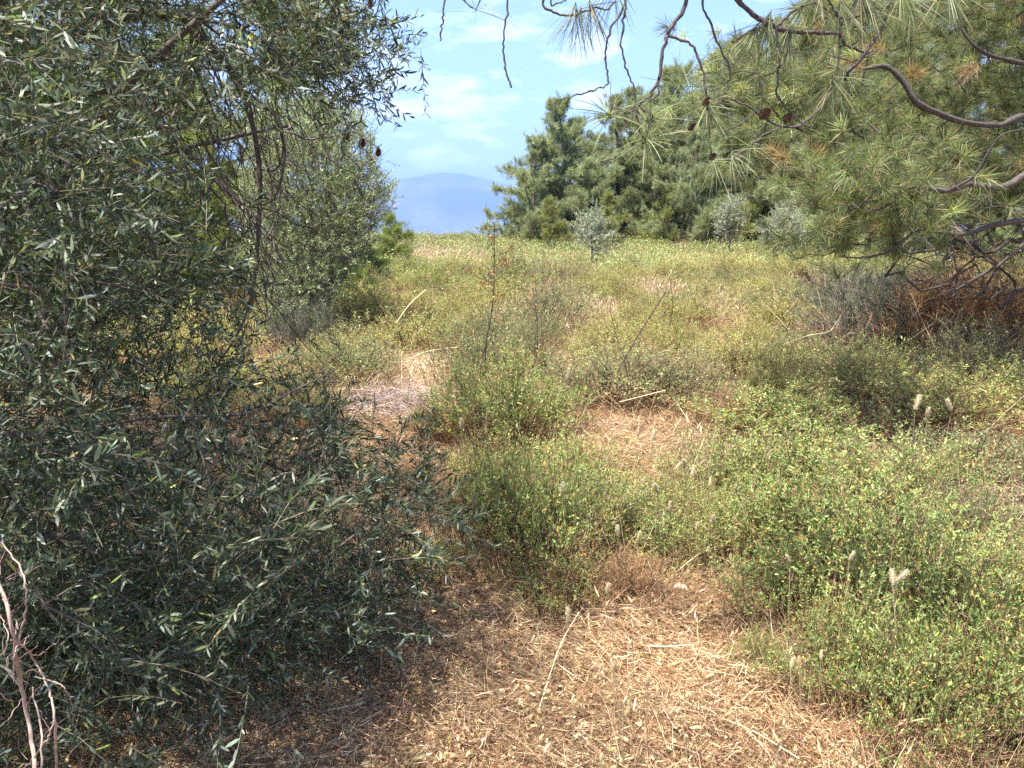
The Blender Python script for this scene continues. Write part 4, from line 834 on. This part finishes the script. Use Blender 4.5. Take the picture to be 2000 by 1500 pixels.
# ---- single dry stalks, the orange-headed plant, clover heads, stones
def stalk(label, pts, rad, tint, name='dry_stalk', cat='dry stalk', group='single dry stalks'):
    base = np.array(pts[0]); t = MB(); t.tube(pts, rad, 6, tint, 5); o = t.build(name, M_TWIG, None, base); o.location = tuple(base); tag(o, label, cat, group)
def on_field(px, py, dpx, hs=None):  # point above the ground position of another pixel
    g = ground_at(*dpx); return P(px, py, g[1])
PALE = (.62, .5, .3); GREYT = (.3, .25, .2); DK = (.055, .045, .04)
for lab, foot, pts, r, c in [
    ('thick pale yellow stem leaning right above the left yellow shrub', (780, 720), [(775, 630), (800, 595), (832, 566)], .011, PALE),
    ('dark bare stem leaning right out of the large twiggy shrub', (1230, 800), [(1215, 712), (1232, 680), (1262, 630), (1300, 570)], .008, DK),
    ('thin dark upright stem with a small head right of the orange plant', (1045, 800), [(1048, 700), (1050, 640), (1044, 590)], .005, DK),
    ('pale bent stalk reaching up right in front of the shaded brush', (1600, 745), [(1534, 672), (1580, 655), (1618, 648), (1635, 628), (1650, 607)], .006, PALE),
    ('short pale stalk slanting down right below the bent one', (1650, 745), [(1605, 665), (1628, 690), (1650, 712), (1685, 735)], .006, PALE),
    ('pale stalk lying across the top of the right thicket', (1640, 760), [(1570, 690), (1610, 702), (1650, 715)], .005, PALE),
    ('straw-coloured stalk lying over the dark gap in mid field', (1320, 870), [(1210, 785), (1250, 775), (1300, 762)], .005, PALE),
    ('long straw stalk bent over the bare patch behind the centre shrub', (850, 760), [(800, 700), (840, 685), (895, 678)], .006, PALE),
    ('second thin dark stem of the large twiggy shrub, curving left', (1200, 800), [(1220, 700), (1205, 660), (1190, 600)], .004, DK),
    ('pale upright stalk under the low right pine twigs', (1620, 640), [(1612, 560), (1610, 530), (1602, 500)], .007, PALE),
    ('pale stalk standing left of the shaded grey brush', (1610, 690), [(1605, 600), (1600, 580), (1596, 565)], .006, PALE)]:
    dd = ground_at(*foot)[1] - .3; stalk(lab, [P(x, y, dd) for x, y in pts], r*.62, c)
for lab, a, b, h in [('pale arched straw across the near litter at bottom centre', (880, 1385), (1000, 1355), .03), ('longest pale straw rising from the litter below the tallest fuzzy head', (1050, 1400), (1130, 1230), .1), ('thin straw lying below the withered brown clump', (975, 1165), (1035, 1225), .05),
                     ('pale straw running right over the litter at bottom right', (1380, 1400), (1560, 1500), .04), ('white stick lying in front of the lower right shrub', (1545, 1185), (1600, 1190), .1), ('straight straw leaning in the gap left of the right thicket', (1300, 1140), (1440, 1090), .1)]:
    g0, g1 = ground_at(*a), ground_at(*b); m = (g0 + g1)/2; stalk(lab, [g0 + (0, 0, .015), m + (0, 0, h), g1 + (0, 0, h*.8)], .0022, PALE, 'straw', 'straw', 'long straws on the litter')
def orange_plant(label, foot, top, nside, seed, spread=1.):
    rng = np.random.default_rng(seed); g = ground_at(*foot); top = P(top[0], top[1], g[1]); t = thing('flower_stalk', g, label, 'dried flower', 'orange-headed dried flowers'); st = MB(); HD = []
    H = top[2] - g[2]; q = [g + (0, 0, -.02), g + (-.03, .02, H*.3), g + (.02, 0, H*.6) + (top - g)*np.array([.4, 0, 0]), top]; st.tube(q, [.009, .007, .005, .003], 6, DK, 6)
    C = [top]
    for i in range(nside):
        f = rng.uniform(.45, .97); b = g + (top - g)*f; a = rng.uniform(0, 2*pi); l = rng.uniform(.08, .3)*spread*(1.2 - f*.6); e = b + np.array([cos(a)*l, sin(a)*l, rng.uniform(.04, .16)]); st.tube([b, (b + e)/2 + (0, 0, -.02), e], [.003, .0025, .0018], 4, DK, 3); C.append(e)
    for c in C:
        n = 14; B = c + rng.normal(0, .02, (n, 3)); fl = MB(); HD.append(fl); fl.leaves(B, rdir(n, rng) + (0, 0, .4), .026, .015, pick([(3, (.40, .20, .09)), (2, (.30, .13, .07)), (1, (.5, .3, .1)), (2, (.12, .06, .04))], n, rng), None, None, rng)
    n = 260; f = rng.random(n); B = g + (top - g)*f[:, None] + rng.normal(0, .07, (n, 3))*np.array([1, 1, .2]); fl2 = MB(); fl2.leaves(B, rdir(n, rng), .024, .009, pick(SCRUB['sage'], n, rng), None, None, rng)
    so_ = st.build('stem', M_TWIG, t, g); [fl.build('flower_head', M_LEAF, so_, g) for fl in HD]; fl2.build('leaves', M_LEAF, t, g)
orange_plant('tall dark stalk with orange-red heads rising above the far field edge', (955, 790), (966, 440), 13, 161)
orange_plant('short stalk with one bright orange head in the pale grass', (1045, 700), (1046, 548), 5, 162, .5)
orange_plant('small stalk with an orange head further right in mid field', (1310, 680), (1310, 549), 5, 163, .5)

CL = [  # head px, py, size, label
 (1158, 1143, 1.15, 'whitest and brightest fuzzy clover head, standing clear in front of the centre shrubs'), (1114, 1196, 1.35, 'longest fuzzy clover head, leaning just left of the brightest white one'),
 (1218, 1031, 1.1, 'left of the paired fuzzy clover heads above the pale green shrub'), (1233, 1047, 1.1, 'right and lower of the paired fuzzy clover heads above the pale green shrub'),
 (1047, 1228, .9, 'grey fuzzy clover head left of the longest one, upper of its pair'), (1059, 1242, .8, 'lower of the small grey fuzzy pair left of the longest clover head'), (958, 1218, .6, 'tiny round fuzzy clover head alone at left in the straw'),
 (1188, 1270, .9, 'fuzzy clover head below the brightest one, leftmost of the straw cluster'), (1210, 1298, 1., 'fuzzy clover head in the middle of the straw cluster'), (1232, 1254, .7, 'small fuzzy clover head topmost in the straw cluster'), (1251, 1321, 1., 'fuzzy clover head at the lower right of the straw cluster'),
 (1208, 1359, .8, 'squat fuzzy clover head below the straw cluster'), (1116, 1366, .8, 'small greenish clover head low in the straw left of the cluster'), (1052, 1456, 1.1, 'fuzzy clover head above a yellow-green sprig at bottom centre'), (1340, 1443, 1., 'greenish fuzzy clover head alone at the bottom right of the straw'),
 (1196, 1471, .8, 'right of two pale clover heads at the bottom edge'), (1170, 1482, .9, 'left of two pale clover heads at the bottom edge'), (1362, 1027, .9, 'left of the two clover heads at the left rim of the thicket'), (1392, 1016, 1.15, 'taller right one of the two clover heads at the left rim of the thicket'),
 (1382, 1070, .7, 'small round clover head just below the rim pair'), (1546, 1087, .85, 'leftmost of four white clover heads over the right thicket'), (1641, 1080, .9, 'second from left of four white clover heads over the right thicket'), (1740, 1113, 1.3, 'large feathery clover head, third of four over the right thicket'),
 (1786, 1143, 1.35, 'largest clover head at right, last of four over the thicket'), (1533, 1298, 1., 'leftmost of three clover heads beside the tiny green sprig'), (1558, 1290, .75, 'middle of three clover heads beside the tiny green sprig'), (1596, 1277, .85, 'rightmost of three clover heads beside the tiny green sprig'),
 (1507, 1443, .9, 'small greenish clover head low at the bottom right straw'), (1668, 1448, .7, 'upper of two tiny round clover heads at the bottom right'), (1667, 1465, .7, 'lower of two tiny round clover heads at the bottom right'), (1335, 917, 1., 'left of three clover heads at the top left corner of the thicket'),
 (1348, 902, .95, 'upper right of three clover heads at the top left corner of the thicket'), (1308, 906, .8, 'small outer one of three clover heads left of the thicket'), (1387, 943, .8, 'pale round clover head on the upper left thicket edge'), (1268, 944, 1., 'brownish clover head in the gap between centre and right shrubs'),
 (1112, 955, 1.3, 'pinkish clover head rising from the centre shrubs'), (1297, 985, .9, 'pale clover head low in the gap left of the thicket'), (1780, 785, 1.2, 'tall tan clover head behind the thicket, left of three'), (1808, 806, 1., 'lower tan clover head behind the thicket, middle of three'),
 (1843, 790, 1., 'rightmost tan clover head behind the thicket'), (900, 826, 1.1, 'single tan clover head beside the small yellow-brown shrub'), (1119, 728, 1., 'tan clover head in front of the twiggy olive shrub'), (1265, 846, 1., 'tan clover head by the bare patch in mid field')]
def clover():
    rng = np.random.default_rng(171); protos = []
    for v in range(3):
        st = MB(); hd = MB(); Hs = .3; Lh = .042; r = .0088
        u = np.linspace(0, 1, 7); cx = .02*np.sin(u*2 + v); stc = np.stack([cx, 0*u, u*Hs], -1); st.tubes(stc[None], np.full((1, 7), .0017), 5, np.array([.42, .34, .2]))
        for k in range(4):
            b = stc[2 + k]; st.leaves(np.array([b]), np.array([[cos(k*2.4), sin(k*2.4), .8]]), .04, .004, np.array([[.45, .36, .18]]), np.array([[0, 0, -.012]]), None, rng)
        c0 = stc[-1]; uu = np.linspace(0, 1, 8); hd.tubes((c0 + np.stack([0*uu, 0*uu, uu*Lh], -1))[None], (r*.6*np.sin(pi*np.clip(uu*.92 + .06, 0, 1))**.6)[None], 8, np.array([.62, .53, .34]))
        n = 300; f = rng.random(n); a = rng.random(n)*2*pi; rr = r*.5*np.sin(pi*np.clip(f*.9 + .06, 0, 1))**.6; o = np.stack([np.cos(a), np.sin(a), 0*a], -1)
        hd.ribbons(c0 + o*rr[:, None] + np.stack([0*f, 0*f, f*Lh], -1), unit(o + np.array([0, 0, .9]) + rng.normal(0, .2, (n, 3))), rng.uniform(.003, .0075, n), .0010, pick([(3, (.70, .62, .42)), (2, (.60, .55, .34)), (1, (.54, .42, .28))], n, rng, .1), (0, .6, 1), (1, .8, .2), None, None, rng)
        protos.append((st, hd))
    made = {}
    for i, (x, y, s, lab) in enumerate(CL):
        h = rng.uniform(.22, .32) if y < 1400 else .16
        if 1040 < y < 1180 and x > 1500: h = .5
        if y < 960: h = .45
        p = at_height(x, y + 12*s, h); gz = float(terrain(p[0], p[1])); v = i % 3; loc = (p[0], p[1], gz); s = s*float(np.linalg.norm(p))/3.1; sc = (s*1.12, s*1.12, (p[2] - gz)/.3)
        # the head keeps its own proportion: scale the parts separately
        if v not in made:
            t = thing('clover_plant', loc, lab, 'clover', 'fuzzy-headed dry clover stems'); protos[v][0].build('stem', M_STRAW, t); protos[v][1].build('flower_head', M_STRAW, t, (0.02*sin(2 + v), 0, .3)); made[v] = t
        else: t = copy_thing(made[v], loc, 0, (1, 1, 1), lab)
        t.location = loc; t.rotation_euler = (rng.normal(0, .05), rng.normal(0, .05), 0); t.scale = (1, 1, 1)
        zs = sc[2]
        for c in t.children:
            if c.name.startswith('stem'): c.scale = (1, 1, zs)
            else: c.location = (.02*sin(2 + v), 0, .3*zs); c.scale = (s*1.12,)*3; c.rotation_euler = (rng.normal(0, .22), rng.normal(0, .22), rng.random()*6)
clover()
def stone(px, py, w, label, seed, tint=(.66, .58, .49)):
    rng = np.random.default_rng(seed); g = ground_at(px, py); n, m = 14, 9; a = np.arange(n)/n*2*pi; b = np.linspace(.02, pi - .02, m); ph = rng.uniform(0, 6, 6)
    A, Bb = np.meshgrid(a, b); r = 1 + .18*np.sin(A*2 + ph[0]) + .12*np.sin(A*3 + ph[1] + Bb*2) + .1*np.sin(Bb*4 + ph[2]); V = np.stack([r*np.sin(Bb)*np.cos(A)*w, r*np.sin(Bb)*np.sin(A)*w*.75, r*np.cos(Bb)*w*.5 + .012], -1).reshape(-1, 3)
    i = np.arange(m - 1)[:, None]*n; j = np.arange(n)[None]; mb = MB(); mb.add(V, np.stack([i + j, i + n + j, i + n + (j + 1) % n, i + (j + 1) % n], -1), np.broadcast_to(tint, (len(V), 3)))
    o = mb.build('stone', M_BARK); o.location = tuple(g); tag(o, label, 'stone', 'pale stones in the straw')
stone(1328, 1150, .028, 'pale angular stone in the straw left of the right thicket', 1)
stone(1990, 1132, .03, 'pale stone at the right frame edge beside the thicket', 2)
stone(700, 1075, .02, 'small pinkish stone half hidden by olive sprays at left', 3, (.6, .4, .32))

# ---- two heaps of grey dead twigs
def twig_heap(foot, w, h, n, label, seed, tint):
    rng = np.random.default_rng(seed); g = ground_at(*foot); mb = MB(); u = np.linspace(0, 1, 5)[None, :, None]
    B = rng.normal(0, w*.42, (n, 3)); B[:, 2] = rng.random(n)*h; D = rdir(n, rng)*np.array([1, 1, .3]); Lg = rng.uniform(.12, .5, n)[:, None, None]*w/.5
    C = B[:, None] + D[:, None]*Lg*(u - .5) + rng.normal(0, .3, (n, 1, 3))*Lg*(u - .5)**2 + rng.normal(0, .006, (n, 5, 3)); C[..., 2] = np.abs(C[..., 2])
    mb.tubes(C, np.linspace(.003, .0012, 5)[None]*rng.uniform(.6, 1.3, (n, 1)), 4, pick([(1, tint), (1, tuple(v*1.5 for v in tint))], n, rng)); o = mb.build('twig_heap', M_TWIG); o.location = tuple(g); tag(o, label, 'twig heap', 'heaps of dead twigs')
twig_heap((775, 800), .62, .16, 420, 'flat heap of grey-mauve dead twigs left of the bare straw patch', 181, (.26, .20, .18))
twig_heap((1930, 1010), .45, .16, 200, 'heap of dark twigs at the right edge beside the thicket', 182, (.2, .15, .12))
twig_heap((1290, 1000), .45, .1, 160, 'sparse grey twigs lying in the gap between centre and right shrubs', 183, (.4, .35, .3))
twig_heap((1840, 740), .5, .25, 160, 'pale bare twigs in the shade in front of the rusty brush', 184, (.38, .34, .31))

# ---------------------------------------------------------------- the air between here and the mountains
def haze():
    x, y0, y1, zb, zt = 12700, -12700, 12700, -345, 830
    me = bpy.data.meshes.new('haze'); v = [(a, b, c) for c in (zb, zt) for b in (y0, y1) for a in (-x, x)]
    me.from_pydata(v, [], [(0, 2, 3, 1), (4, 5, 7, 6), (0, 1, 5, 4), (2, 6, 7, 3), (0, 4, 6, 2), (1, 3, 7, 5)]); me.update()
    m = bpy.data.materials.new('haze'); m.use_nodes = True; nt = m.node_tree; nt.nodes.clear(); o = N(nt, 'ShaderNodeOutputMaterial')
    p = N(nt, 'ShaderNodeVolumePrincipled'); p.inputs['Color'].default_value = (.29, .47, .97, 1); p.inputs['Density'].default_value = 1.75e-4; p.inputs['Anisotropy'].default_value = 0.
    L(nt, p.outputs[0], o.inputs['Volume']); me.materials.append(m); ob = bpy.data.objects.new('haze', me); COL.objects.link(ob); tag(ob, kind='stuff')
haze()
